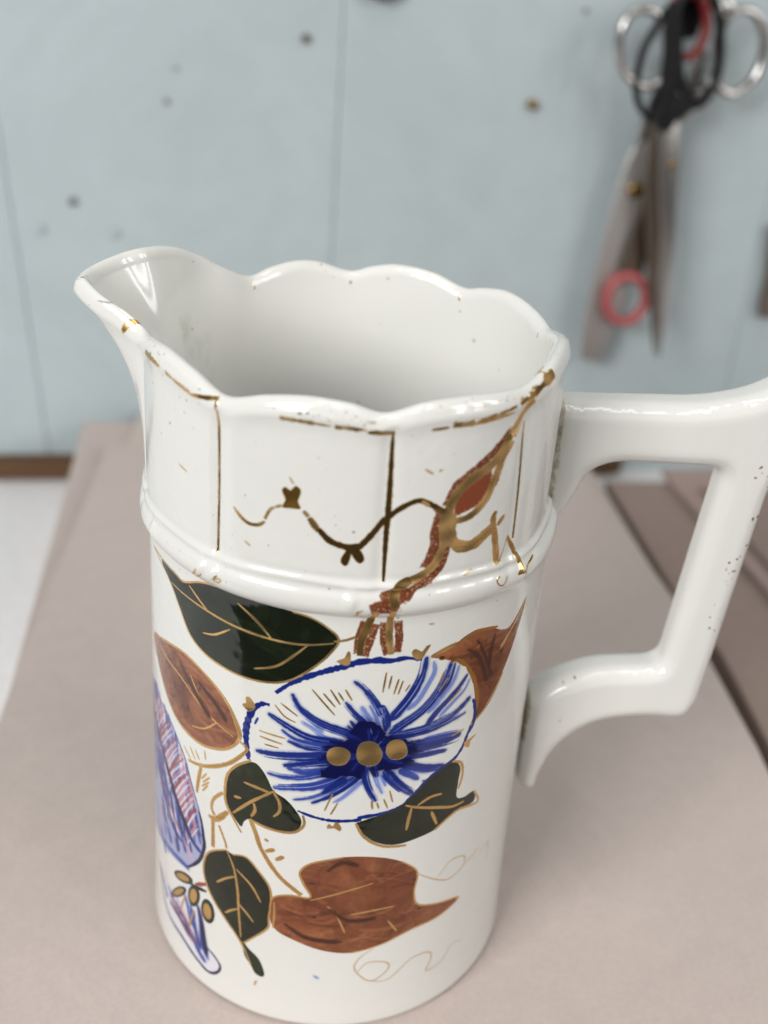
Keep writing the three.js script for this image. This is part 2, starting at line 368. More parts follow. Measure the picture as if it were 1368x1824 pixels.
S('blue2',17,[-445,290,-420,241,-391,185],{b: 1});
S('blue2',17,[-375,278,-364,206,-354,149,-333,108],{b: 1});
S('blue2',17,[-403,155,-375,116,-343,90],{b: 1});
S('blue2',12,[-466,202,-439,185,-421,160],{b: 1});
S('blue2',12,[-432,271,-420,231,-409,191],{b: 1});
S('red',6,[-539,206,-488,202,-453,183],{b: 1});
S('gold',8,[-438,286,-466,202]);
S('gold',8,[-397,260,-421,170]);
S('navy',11,[-622,259,-595,178,-541,121,-454,105,-380,76,-333,62,-300,81,-288,115,-314,143,-344,157]);
F('leaf',[-404,363,-415,349,-435,335,-461,322,-485,315,-500,316,-500,327,-484,345,-460,363,-435,375,-415,378,-404,374]);
F('gold',[-420,357,-428,348,-442,339,-459,330,-475,326,-485,326,-486,332,-476,343,-461,354,-443,362,-429,365,-421,363]);
F('leaf',[-435,314,-435,303,-444,285,-462,262,-484,239,-504,223,-517,219,-517,230,-504,253,-484,279,-462,301,-445,313]);
F('gold',[-450,298,-450,291,-458,278,-469,262,-484,246,-498,236,-506,233,-505,240,-496,255,-483,273,-468,288,-457,296]);
F('leaf',[-393,278,-408,271,-419,277,-425,293,-423,316,-414,339,-400,355,-386,362,-376,355,-371,339,-373,316,-381,295]);
F('gold',[-397,289,-406,285,-413,289,-416,300,-415,316,-410,331,-402,341,-394,344,-387,339,-384,328,-385,313,-390,299]);
F('leaf',[-328,260,-341,254,-354,260,-363,277,-365,300,-360,323,-349,340,-336,345,-323,339,-315,321,-313,299,-317,276]);
F('gold',[-334,271,-341,268,-349,273,-356,284,-357,300,-355,315,-348,325,-340,328,-332,323,-327,312,-325,296,-327,281]);
S('blue0',19,[-380,293,-364,246,-354,189,-341,123],{b: 1});
S('blue0',19,[-530,184,-467,171,-409,139],{b: 1});
S('red',6,[-466,212,-421,180,-380,133],{b: 1});
S('red',6,[-504,187,-453,163,-397,129],{b: 1});
S('red',13,[-391,367,-344,401]);
S('leaf',13,[-419,350,-380,361,-344,373]);
S('blue3',12,[-74,1079,-42,1061,-10,1037,36,1031],{b: 1});
S('blue3',8,[-94,1124,-59,1093,-16,1052],{b: 1});
S('blue3',19,[73,1139,87,1111,99,1089],{b: 1});
S('blue3',12,[93,1142,111,1104,120,1071],{b: 1});
S('blue2',20,[-157,892,-115,891,-62,901,-10,922,41,943],{b: 1});
S('blue2',29,[-139,850,-87,862,-34,876,17,902,54,933],{b: 1});
S('blue2',12,[-86,824,-33,842,18,875,68,917],{b: 1});
S('blue3',14,[18,830,45,852,90,903],{b: 1});
S('blue3',15,[248,1254,254,1222,240,1187,216,1141,190,1117],{b: 1});
S('blue3',15,[326,1224,313,1174,280,1132,246,1096],{b: 1});
S('blue3',10,[366,1169,350,1136,320,1110,280,1074],{b: 1});
S('blue3',15,[144,856,128,896,119,938],{b: 1});
S('blue3',15,[151,880,137,919],{b: 1});
S('blue2',17,[308,900,260,907,194,934],{b: 1});
S('blue1',26,[-99,1158,-81,1123,-49,1095,-12,1075,47,1054,74,1035],{b: 1});
S('blue1',26,[-159,1081,-115,1059,-62,1035,-15,1027,36,1025],{b: 1});
S('blue2',17,[-123,1041,-87,1020,-40,1013,12,1007],{b: 1});
S('blue1',17,[-106,1010,-65,999,-26,996,12,991],{b: 1});
S('blue1',27,[-190,953,-131,960,-64,973,0,986],{b: 1});
S('blue1',34,[-114,929,-63,947,1,963,40,950],{b: 1});
S('blue2',22,[-105,924,-62,921,-11,932,28,939],{b: 1});
S('blue1',17,[-37,822,6,850,44,880,81,917],{b: 1});
S('blue1',15,[129,832,110,868,94,909,95,943],{b: 1});
S('blue1',24,[-12,858,18,885,48,910],{b: 1});
S('blue1',22,[50,1214,77,1189,105,1148,125,1109,119,1135,138,1095,138,1056],{b: 1});
S('blue1',19,[33,1151,56,1120,83,1092,111,1062],{b: 1});
S('blue1',12,[41,1079,54,1064,73,1048],{b: 1});
S('blue1',12,[48,1095,61,1076,75,1061],{b: 1});
S('blue1',29,[228,1271,225,1228,212,1187,188,1143,149,1091],{b: 1});
S('blue1',10,[312,1234,300,1178,268,1136],{b: 1});
S('blue1',26,[302,1244,289,1197,267,1149,230,1106,185,1076,147,1049],{b: 1});
S('blue1',17,[357,1185,334,1154,306,1125,272,1092,246,1057],{b: 1});
S('blue1',27,[374,1107,343,1082,300,1061,250,1046,194,1042,147,1039],{b: 1});
S('blue1',14,[366,1060,327,1052,284,1043,237,1036],{b: 1});
S('blue1',41,[357,997,317,995,270,997,211,998],{b: 1});
S('blue2',15,[346,1004,299,1011,244,1014],{b: 1});
S('blue1',22,[318,957,279,963,231,967,191,972],{b: 1});
S('blue1',26,[313,910,262,919,202,943,167,953],{b: 1});
S('blue2',22,[241,885,219,901,183,929],{b: 1});
S('blue1',29,[231,839,200,864,169,898,144,935],{b: 1});
S('blue1',20,[218,853,187,884,156,927],{b: 1});
S('blue1',17,[129,834,110,870,97,912,95,943],{b: 1});
S('blue1',10,[251,877,261,872],{b: 1});
F('blue0',[-9,1002,36,1031,49,1064,78,1095,120,1075,141,1049,161,1037,204,1020,228,998,219,970,193,941,147,932,111,942,85,933,89,913,55,923,4,907,-15,925,2,950],{r: 7});
S('blue0',24,[15,942,38,982,62,1022,86,1048],{b: 1});
S('blue0',31,[99,1053,127,1018,145,956],{b: 1});
S('blue0',8,[188,979,153,983,123,991],{b: 1});
S('blue1',12,[216,966,168,977,129,989],{b: 1});
S('blue1',8,[220,964,170,976,130,989],{b: 1});
S('blue0',15,[181,970,147,979,121,989],{b: 1});
S('blue0',15,[224,948,170,967,131,986],{b: 1});
S('blue0',8,[203,942,159,961,126,984],{b: 1});
S('blue0',15,[221,936,168,960,130,983],{b: 1});
S('blue1',15,[192,948,151,967,123,985],{b: 1});
S('blue0',8,[173,936,141,958,119,982],{b: 1});
S('blue0',15,[158,947,132,965,115,984],{b: 1});
S('blue0',15,[158,944,132,964,116,984],{b: 1});
S('blue0',15,[142,946,123,964,111,984],{b: 1});
S('blue0',8,[134,948,118,966,109,984],{b: 1});
S('blue1',15,[130,915,115,946,108,978],{b: 1});
S('blue1',12,[124,941,112,962,107,983],{b: 1});
S('blue0',12,[124,912,111,945,107,977],{b: 1});
S('blue0',8,[111,948,103,966,104,984],{b: 1});
S('blue1',15,[105,944,100,964,102,984],{b: 1});
S('blue1',12,[102,935,98,959,102,982],{b: 1});
S('blue0',12,[90,938,91,961,98,983],{b: 1});
S('blue0',15,[82,917,86,949,96,978],{b: 1});
S('blue0',15,[73,951,81,969,94,985],{b: 1});
S('blue0',8,[78,945,84,966,96,984],{b: 1});
S('blue0',12,[55,931,69,959,90,981],{b: 1});
S('blue1',8,[60,934,73,960,91,982],{b: 1});
S('blue1',8,[50,952,68,971,89,986],{b: 1});
S('blue0',15,[42,946,63,968,87,985],{b: 1});
S('blue0',12,[32,958,57,976,84,987],{b: 1});
S('blue1',15,[12,952,45,973,79,986],{b: 1});
S('blue1',12,[25,963,53,979,82,988],{b: 1});
S('blue1',8,[5,969,42,984,77,990],{b: 1});
S('blue0',12,[-25,965,24,983,70,990],{b: 1});
S('blue0',12,[-17,977,29,989,72,992],{b: 1});
S('blue1',15,[9,982,45,991,78,992],{b: 1});
S('blue0',12,[-5,991,37,997,75,995],{b: 1});
S('blue1',8,[-20,994,29,999,71,995],{b: 1});
S('blue1',15,[-15,998,33,1001,72,996],{b: 1});
S('blue0',12,[-13,999,34,1002,73,996],{b: 1});
S('blue0',8,[-20,1008,31,1007,71,998],{b: 1});
S('blue0',12,[-11,1011,36,1008,73,998],{b: 1});
S('blue0',8,[17,1014,53,1009,80,999],{b: 1});
S('blue0',12,[-1,1028,43,1019,76,1002],{b: 1});
S('blue0',8,[49,1037,72,1023,88,1003],{b: 1});
S('blue0',8,[44,1042,69,1026,87,1004],{b: 1});
S('blue0',15,[48,1034,72,1020,88,1002],{b: 1});
S('blue1',15,[38,1055,67,1034,86,1007],{b: 1});
S('blue0',12,[54,1040,77,1023,90,1003],{b: 1});
S('blue0',8,[72,1061,86,1036,94,1007],{b: 1});
S('blue0',8,[76,1061,89,1035,95,1007],{b: 1});
S('blue0',8,[76,1063,91,1036,95,1008],{b: 1});
S('blue0',15,[82,1063,95,1036,97,1008],{b: 1});
S('blue0',8,[93,1040,102,1022,100,1003],{b: 1});
S('blue1',12,[94,1070,101,1039,100,1009],{b: 1});
S('blue0',15,[108,1057,109,1031,104,1006],{b: 1});
S('blue1',15,[113,1045,113,1024,105,1004],{b: 1});
S('blue1',8,[122,1063,118,1034,107,1007],{b: 1});
S('blue0',15,[129,1066,123,1036,109,1008],{b: 1});
S('blue0',15,[143,1032,131,1016,112,1001],{b: 1});
S('blue1',8,[149,1028,133,1013,113,1000],{b: 1});
S('blue1',8,[139,1039,127,1019,111,1003],{b: 1});
S('blue0',8,[143,1029,129,1013,112,1001],{b: 1});
S('blue1',12,[153,1030,135,1014,114,1001],{b: 1});
S('blue0',15,[162,1031,140,1014,117,1001],{b: 1});
S('blue1',15,[214,1009,171,1002,129,998],{b: 1});
S('blue0',8,[223,1016,176,1006,131,999],{b: 1});
S('blue1',15,[177,1006,148,1000,120,996],{b: 1});
S('blue0',12,[210,994,167,993,128,994],{b: 1});
S('blue0',12,[207,995,165,993,127,995],{b: 1});
S('blue0',12,[247,976,187,983,136,992],{b: 1});
S('blue1',12,[200,983,160,987,126,992],{b: 1});
S('blue1',17,[-141,1149,-104,1186,-61,1216,-12,1241,36,1260,60,1270,114,1275,97,1276,136,1271,175,1275,216,1264],{e: 1});
S('blue1',12,[386,1095,398,1037,383,989,367,944,343,916,305,900,267,874,231,835,199,804,157,791,89,780,90,773,23,769,-30,777,-71,790],{e: 1});
S('blue1',19,[-156,1107,-171,1107,-191,1092,-207,1064,-218,1021,-219,982,-214,941,-210,916],{e: 1});
S('blue2',7,[-186,1059,-195,1035]);
S('gold',5,[-50,1180,9,1109]);
S('gold',5,[-22,1172,9,1134]);
S('gold',5,[-5,1185,21,1142]);
S('gold',5,[14,1179,29,1154]);
S('gold',5,[31,1188,49,1156]);
S('gold',5,[-142,1113,-116,1084,-87,1072]);
S('gold',5,[-127,1122,-82,1092]);
S('gold',5,[-182,1020,-111,1016]);
S('gold',5,[-180,1003,-119,996]);
S('gold',5,[-167,982,-128,981]);
S('gold',5,[16,859,-2,801]);
S('gold',5,[31,831,14,789]);
S('gold',5,[118,833,122,809]);
S('gold',5,[132,828,138,807]);
S('gold',5,[128,1238,123,1179]);
S('gold',5,[142,1227,137,1188]);
S('gold',5,[161,1216,151,1170]);
S('gold',5,[172,1209,162,1169]);
S('gold',5,[191,1195,180,1175]);
S('gold',5,[117,835,121,806]);
S('gold',5,[132,826,138,808]);
S('gold',5,[149,838,162,804]);
S('gold',5,[163,864,174,823]);
S('gold',5,[295,1192,272,1157]);
S('gold',5,[342,1145,304,1112]);
S('gold',5,[366,1006,326,998]);
S('gold',5,[281,1212,272,1186]);
F('gold',[55,983,51,969,44,958,33,953,19,952,7,957,-1,966,-5,979,-4,994,4,1005,16,1011,29,1011,42,1006,52,997]);
F('gold',[136,988,133,969,124,955,111,950,96,952,82,959,72,973,69,991,71,1010,78,1024,91,1030,106,1029,119,1021,129,1006]);
F('gold',[201,990,201,976,192,966,180,963,168,964,155,971,146,984,143,1000,145,1014,152,1024,162,1029,176,1028,188,1020,196,1007]);
F('gold',[5,1270,23,1279,30,1298,37,1296,38,1263,24,1258]);
F('gold',[-233,1083,-221,1091,-223,1107,-211,1113,-194,1088,-213,1068]);
F('gold',[188,1293,197,1299,214,1288,224,1302,236,1304,225,1283,216,1267,202,1266,190,1280]);
F('gold',[372,959,386,963,416,969,395,953,394,936,378,943]);
F('gold',[7,741,11,759,22,749,29,767,44,748,41,734,25,744]);
F('leaf',[-554,1361,-475,1361,-436,1356,-370,1383,-307,1397,-246,1398,-147,1396,-80,1388,-25,1365,5,1331,-12,1291,-50,1245,-99,1202,-145,1178,-206,1168,-279,1170,-355,1184,-411,1212,-456,1268,-497,1313,-547,1341],{m: 1});
S('gold',6,[-635,1360,-554,1361,-475,1358,-436,1355,-370,1385,-307,1398,-246,1398,-200,1401],{t: 0.3});
S('gold',6,[-106,1392,-65,1385,-25,1365,8,1331,-12,1288,-50,1243,-99,1200,-145,1178,-206,1168,-279,1170,-355,1184,-411,1212,-456,1268,-497,1313,-547,1341,-628,1358],{t: 0.3});
S('gold',7,[-497,1322,-363,1315,-256,1306,-154,1302,-77,1305,-4,1319]);
S('gold',7,[-414,1356,-344,1314]);
S('gold',7,[-251,1375,-199,1344,-157,1304]);
S('gold',7,[-362,1242,-320,1256,-271,1292]);
S('gold',7,[-201,1203,-142,1228,-96,1272,-67,1304]);
S('gold',7,[-4,1324,30,1333,65,1352]);
F('brown',[-653,1072,-541,1118,-438,1140,-355,1121,-291,1082,-252,1029,-238,983,-250,951,-289,913,-354,891,-413,890,-483,907,-547,953,-606,1009],{m: 1});
S('gold',8,[-653,1072,-541,1118,-438,1140,-355,1121,-291,1082,-252,1029,-235,984,-250,948,-289,913,-354,890,-413,889,-483,907,-547,953,-606,1009,-655,1058],{t: 0.3});
S('gold',6,[-592,1072,-459,1057,-354,1005,-257,968]);
S('gold',6,[-411,1088,-386,1053,-362,1014]);
S('gold',6,[-404,927,-354,947,-311,989]);
S('gold',11,[-291,1082,-265,1050,-248,1011,-238,976,-250,951]);
S('gold',13,[-241,962,-216,952,-225,929,-275,872,-354,822,-423,800]);
S('gold',6,[-442,837,-409,809]);
S('gold',6,[-413,852,-391,821]);
S('gold',6,[-391,855,-374,831]);
S('gold',6,[-354,874,-350,845]);
S('gold',6,[-346,801,-365,773]);
S('gold',6,[-334,795,-360,763]);
S('gold',6,[-336,777,-365,747]);
S('gold',6,[-341,764,-362,732]);
S('gold',14,[-365,824,-377,765,-385,711]);
F('leaf',[-277,827,-261,863,-231,893,-195,912,-174,900,-156,874,-138,839,-104,820,-77,790,-60,756,-71,724,-111,709,-162,713,-202,719,-220,702,-228,681,-251,704,-272,737,-280,779],{m: 1});
S('gold',9,[-203,914,-242,884,-272,841,-281,791,-277,738,-251,696,-227,660],{t: 0.3});
S('gold',9,[-202,719,-162,709,-111,707,-74,717,-53,745,-57,777],{t: 0.3});
S('gold',10,[-255,715,-200,779,-135,840]);
S('gold',10,[-223,836,-180,833,-145,829]);
S('gold',10,[-138,835,-121,807,-120,774,-136,752]);
S('gold',10,[-192,778,-188,754,-199,729]);
S('gold',10,[-252,774,-229,779]);
S('gold',10,[-288,768,-318,732,-327,697,-316,673],{t: 0});
S('gold',19,[-338,660,-309,664,-271,711]);
S('gold',13,[-322,656,-321,574,-321,556],{t: 0});
S('gold',8,[-300,647,-278,599,-274,579],{t: 0});
S('gold',14,[-200,717,-183,675,-175,649,-160,616,-113,548,-50,496],{t: 0});
S('gold',14,[-155,624,-129,640]);
S('gold',14,[-125,604,-103,622]);
S('gold',10,[-158,667,-147,662]);
S('gold',8,[-154,665,-147,661]);
F('leaf',[-216,260,-196,241,-165,216,-147,174,-148,151,-171,153,-187,181,-207,210]);
F('leaf',[-345,513,-317,545,-274,571,-253,568,-210,576,-173,544,-143,501,-134,454,-140,387,-142,348,-178,299,-212,257,-233,270,-271,311,-316,359,-344,401,-354,456],{m: 1});
S('gold',7,[-274,573,-317,546,-345,513,-357,454,-344,401,-316,359,-271,311,-233,270,-208,230,-187,181],{t: 0.3});
S('gold',7,[-253,568,-211,579,-173,546,-141,502,-133,455,-138,387,-140,346,-178,296,-212,255],{t: 0.3});
S('gold',8,[-274,575,-249,521,-235,445,-230,368,-221,272]);
S('gold',8,[-241,521,-194,485,-163,434]);
S('gold',8,[-307,434,-277,466,-244,492]);
S('gold',8,[-235,399,-207,376,-183,349]);
S('gold',8,[-275,337,-254,359,-230,378]);
S('gold',6,[-167,128,-174,106]);
F('brown',[-57,580,-24,617,58,644,143,638,217,606,264,554,262,480,275,431,334,403,422,373,360,343,265,334,181,306,101,287,21,294,-59,321,-118,349,-136,398,-129,465,-81,491,-26,492,-44,541],{m: 1});
S('gold',6,[-136,398,-129,463,-81,488,-26,492,-48,541,-57,580,-24,617,58,644],{t: 0.3});
S('gold',6,[217,606,266,553,263,479,278,427,334,401,428,372,360,343,265,334,181,306,101,287],{t: 0.3});
S('gold',6,[-26,481,65,519,141,545]);
S('gold',6,[21,465,46,434,73,365]);
S('gold',6,[85,433,148,442,205,445]);
S('gold',6,[192,393,221,345]);
S('gold',6,[-125,450,-123,402,-126,351]);
F('leaf',[90,766,122,778,171,792,206,813,242,846,281,883,327,905,355,901,371,873,369,831,370,776,398,762,436,763,440,724,387,727,349,716,314,691,256,679,191,673,139,691,100,727,83,760],{m: 1});
S('gold',9,[340,910,370,894,381,857,378,826,372,804],{t: 0.3});
S('gold',9,[81,761,107,711,159,674,224,663],{t: 0.3});
S('gold',9,[436,763,459,713,388,725,349,714,307,688],{t: 0.3});
S('gold',10,[210,805,247,788,309,766,359,748,400,746]);
S('gold',10,[229,793,223,751,220,716]);
S('gold',10,[290,759,312,706]);
S('gold',10,[246,795,282,812,318,810]);
F('brown',[240,1269,302,1289,356,1306,410,1304,468,1274,508,1273,570,1324,541,1229,503,1147,449,1063,396,1014,396,1073,377,1153,347,1210,308,1238,260,1259],{m: 1});
S('gold',8,[468,1221,525,1272,574,1326],{t: 0.3});
S('gold',8,[388,1009,450,1055,496,1129],{t: 0.3});
S('gold',5,[470,1213,503,1247]);
S('brownd',13,[440,1275,430,1230,431,1173],{b: 1});
S('brownd',13,[375,1280,406,1226,446,1138],{b: 1});
S('brownd',13,[347,1261,391,1218,429,1131],{b: 1});
S('brownd',14,[29,455,78,411,158,412],{t: 0.8, b: 1});
S('brownd',14,[-94,379,-28,339,67,329],{t: 0.8, b: 1});
S('brownd',14,[15,591,52,624,98,612],{t: 0.8, b: 1});
S('brownd',14,[-458,1103,-395,1049,-332,991],{t: 0.8, b: 1});
S('brownd',14,[-378,1084,-318,1050,-277,1005],{t: 0.8, b: 1});
S('dark',14,[346,1217,380,1159,401,1093,400,1041]);
S('dark',13,[298,1235,315,1241,346,1213]);
S('dark',10,[303,1285,363,1307,446,1293]);
S('gold',13,[240,1268,271,1280,312,1291]);
S('dark',14,[263,1260,280,1254]);
S('dark',11,[377,1261,386,1255]);
S('blue1',10,[393,1089,400,1041,397,1006,377,977]);
S('stip',19,[388,1848,341,1803,290,1766,251,1736,231,1687],{t: 0, d: 1});
S('stip',19,[386,1823,369,1776,353,1717],{t: 0, d: 1});
S('stip',24,[220,1673,212,1626,212,1578,196,1531],{t: 0, d: 1});
S('stip',21,[242,1585,236,1542,213,1504],{t: 0, d: 1});
S('stip',21,[199,1495,171,1482,150,1456],{t: 0, d: 1});
S('stip',40,[99,1450,131,1465,153,1487],{t: 0, d: 1});
S('stip',31,[74,1430,106,1438,137,1432],{t: 0, d: 1});
S('stip',18,[65,1386,55,1336,54,1294],{t: 0, d: 1});
S('stip',18,[93,1378,82,1332,71,1286],{t: 0, d: 1});
S('stip',15,[110,1382,114,1332,124,1289],{t: 0, d: 1});
S('stip',18,[146,1384,152,1333,149,1295],{t: 0, d: 1});
S('stip',17,[169,1502,208,1497],{t: 0, d: 1});
S('stip',14,[230,1552,219,1514,204,1497],{t: 0, d: 1});
F('stipf',[337,1765,342,1720,320,1682,280,1666,254,1663,260,1704,292,1745]);
S('gold',26,[411,1868,380,1820,345,1776,287,1746,254,1715,238,1670,235,1623,237,1585],{t: 0.3});
S('gold',21,[399,1820,369,1776,354,1733,334,1685,293,1651,246,1646],{t: 0.3});
S('gold',42,[239,1665,241,1622,249,1589],{t: 0});
S('gold',21,[237,1594,223,1549,197,1517,156,1498],{t: 0.3});
S('goldd',22,[163,1503,136,1488,125,1457,133,1436],{t: 0.3});
S('goldd',19,[91,1426,73,1370,61,1328,60,1288],{t: 0.3});
S('gold',18,[127,1428,126,1369,129,1327,137,1290],{t: 0.3});
S('gold',32,[248,1600,280,1575,317,1575,353,1597,379,1606],{t: 0.3});
S('gold',19,[374,1599,366,1629,373,1646]);
S('gold',14,[383,1605,403,1627]);
S('gold',21,[374,1599,385,1552,399,1497],{t: 0.2});
S('goldd',6,[407,1500,436,1558],{t: 0});
S('goldd',13,[432,1559,466,1502,482,1467,470,1446]);
S('goldd',8,[470,1446,511,1455,547,1466]);
S('gold',27,[452,1909,419,1876,398,1831],{t: 0.3});
S('goldd',22,[543,1946,478,1930,436,1918,403,1912],{d: 1, t: 0.4});
S('goldd',11,[526,1945,471,1927,429,1914,400,1912],{t: 0.5});
S('goldd',14,[391,1908,327,1895,265,1887,225,1889],{d: 1, t: 0.4});
S('gold',8,[387,1893,307,1886,230,1883]);
S('goldd',8,[218,1883,179,1879]);
S('gold',10,[-259,1636,-241,1618,-218,1606,-192,1610,-177,1623]);
S('goldd',10,[-177,1629,-163,1658,-137,1673],{d: 1, t: 0});
F('goldo',[-138,1713,-130,1721,-118,1714,-108,1728,-96,1721,-96,1706,-101,1690,-94,1673,-117,1670,-137,1669,-129,1688,-135,1702]);
S('goldd',11,[-92,1673,-71,1652],{d: 1});
S('gold',16,[-74,1654,-62,1637,-51,1623],{t: 0.3});
S('dark',16,[-52,1628,-25,1601,9,1589,31,1586],{t: 0.3});
F('dark',[15,1583,23,1580,22,1561,17,1543,10,1539,1,1548,3,1563]);
F('dark',[20,1583,39,1586,51,1569,53,1555,44,1547,34,1554,25,1568]);
S('dark',19,[9,1586,42,1591],{t: 0.1});
S('darkb',16,[39,1588,65,1621,95,1662],{t: 0.2});
S('darkb',14,[94,1655,121,1686,161,1707,186,1700,230,1674],{t: 0.2});
S('gold',10,[173,1706,191,1692]);
S('goldd',14,[202,1683,233,1669],{d: 1});
S('lineb',6,[-307,1885,-305,1696,-308,1496],{t: 0});
S('dark',13,[96,1874,99,1725,99,1612,101,1498],{t: 0.8});
S('lineg',6,[437,1856,448,1698,453,1546],{t: 0});
S('goldd',14,[-608,1903,-507,1901]);
S('goldd',11,[-479,1897,-380,1878],{d: 1});
S('goldd',10,[-386,1875,-305,1887]);
S('goldd',10,[-147,1885,-73,1884,23,1878],{d: 1});
S('goldd',8,[-13,1884,99,1873],{d: 1});
S('goldd',10,[41,1874,100,1871]);
S('goldd',10,[-709,2011,-722,1964,-734,1901]);
S('goldd',8,[-706,2043,-711,2007],{d: 1});
S('goldp',6,[-228,1557,-212,1549]);
S('goldp',6,[173,1785,193,1771]);
S('goldp',6,[205,1777,214,1781]);
S('goldp',6,[-366,1434,-370,1403]);
S('goldp',6,[-307,1434,-283,1441]);
S('goldp',6,[295,1496,320,1506]);
S('goldp',6,[224,1366,240,1363]);
S('goldp',6,[427,1454,426,1440]);
S('goldp',6,[421,1442,434,1454]);
S('goldp',6,[31,1399,57,1432]);
S('goldp',6,[-437,1683,-404,1674]);
S('goldp',6,[-122,1747,-112,1731]);
S('goldp',5,[264,548,323,502,376,474,429,491,430,529,378,543,337,506]);
S('goldp',5,[435,493,494,519]);
S('goldp',5,[506,495,550,500,546,442]);
S('goldp',5,[157,295,119,262,109,217,157,165,206,201,195,231,144,241,118,210]);
S('goldp',5,[157,164,209,159,276,215,334,211,345,178,331,138,383,142,423,186,465,173]);
S('blue3',8,[-6,194,10,184],{b: 1});
S('goldd',4,[-339,1436,-343,1429,-374,1404,-381,1403,-386,1405,-361,1431,-357,1437,-351,1443],{t: 0.2});
S('goldd',4,[-281,1439,-284,1434,-290,1429,-296,1429,-300,1431,-300,1437,-297,1443,-292,1447],{t: 0.2});
S('goldd',4,[422,1441,418,1437,411,1437,402,1442,396,1449,394,1457,397,1461,405,1462],{t: 0.2});
S('goldd',4,[58,1403,56,1399,52,1398,48,1399,46,1402,45,1407,45,1425,49,1428],{t: 0.2});
for (let i = 0; i < 420; i++) { c1.globalAlpha = 0.25 + rnd() * 0.5; c1.fillStyle = rnd() < 0.6 ? '#5c5348' : '#a08c70'; const r = 0.5 + rnd() * rnd() * 1.6; c1.beginPath(); c1.ellipse(rnd() * TW, Y(1350 + rnd() * 700), r, r, 0, 0, 7); c1.fill(); }
for (let i = 0; i < 120; i++) { c1.globalAlpha = 0.3; c1.fillStyle = '#6b6258'; c1.fillRect(rnd() * TW, rnd() * TH, 1.3, 1.3); }
for (const t of [110, 150, 187, 220]) { const s = ((t + 180) % 360 - 180) * Math.PI / 180 * 550; S('lineb', 5, [s, 1885, s, 1700, s, 1500], { t: 0 }); }
// chips and wear along the lip
const RIMDIRT = (s, h, n, spread) => { for (let i = 0; i < n * 0.6; i++) { c1.globalAlpha = 0.25 + rnd() * 0.45; c1.fillStyle = rnd() < 0.5 ? '#4a3c30' : '#8d7358'; const r = 0.5 + rnd() * rnd() * 2.4; c1.beginPath(); c1.ellipse(X(s + (rnd() - 0.5) * spread), Y(h + (rnd() - 0.5) * 22), r * (1 + rnd()), r * 0.7, 0, 0, 7); c1.fill(); } };
for (const [s, h, n, w] of [[-810, 2000, 26, 90], [-760, 1960, 12, 60], [-540, 1920, 22, 150], [-330, 1885, 10, 90], [-60, 1905, 24, 160], [30, 1895, 16, 90], [330, 1930, 26, 160], [430, 1950, 20, 90]]) RIMDIRT(s, h, n, w);
c1.globalAlpha = 1;
function canvasTex(c, srgb) { const t = new THREE.CanvasTexture(c); t.wrapS = THREE.RepeatWrapping; t.magFilter = THREE.LinearFilter; if (srgb) t.colorSpace = THREE.SRGBColorSpace; return t; }
const reliefTex = (() => {                              // glaze ripples, with gilding and enamel standing a few hundredths of a millimetre proud
  const w = TW, h = TH, mask = c2.getImageData(0, 0, w, h), m = mask.data, d = new Uint8Array(w * h * 4), n = 256, rip = new Float32Array(n * n);
  for (let y = 0; y < n; y++) for (let x = 0; x < n; x++) rip[y * n + x] = 44 * tn(x / n, y / n, 0.9, 3) + 20 * tn(x / n, y / n, 2.6, 9);
  for (let y = 0; y < h; y++) for (let x = 0; x < w; x++) {
    const k = (y * w + x) * 4, me = m[k + 2], ro = m[k + 1], fx = (x * 9 / w * n), fy = (y * 6 / h * n), x0 = Math.floor(fx), y0 = Math.floor(fy), ax = fx - x0, ay = fy - y0, g = (a, b) => rip[(b % n) * n + (a % n)];
    let v = 105 + (g(x0, y0) * (1 - ax) + g(x0 + 1, y0) * ax) * (1 - ay) + (g(x0, y0 + 1) * (1 - ax) + g(x0 + 1, y0 + 1) * ax) * ay;
    if (me > 150) {                                    // burnished patches and duller ones
      v += 34 + 16 * noise.noise(x * 0.05, y * 0.07, 4) + 5 * noise.noise(x * 0.2, y * 0.25, 8);
      m[k + 1] = Math.max(18, Math.min(150, ro * (0.85 + 1.3 * noise.noise(x * 0.03, y * 0.035, 11))));
    } else if (ro !== 26) v += 12;
    const r = (h - 1 - y) * w * 4 + x * 4; d[r] = d[r + 1] = d[r + 2] = Math.max(0, Math.min(255, v)); d[r + 3] = 255;
  }
  c2.putImageData(mask, 0, 0);
  const t = new THREE.DataTexture(d, w, h); t.wrapS = t.wrapT = THREE.RepeatWrapping; t.magFilter = THREE.LinearFilter; t.needsUpdate = true; return t;
})();
const mapTex = canvasTex(cv, true), ormTex = canvasTex(mk, false);
const paintedGlaze = P({ map: mapTex, metalnessMap: ormTex, roughnessMap: ormTex, metalness: 1, roughness: 1, ior: 1.52, bumpMap: reliefTex, bumpScale: 0.0003 });
const ripB = rippleTex.clone(); ripB.repeat.set(5, 3); ripB.needsUpdate = true;
const icv = document.createElement('canvas'); icv.width = 1024; icv.height = 640;
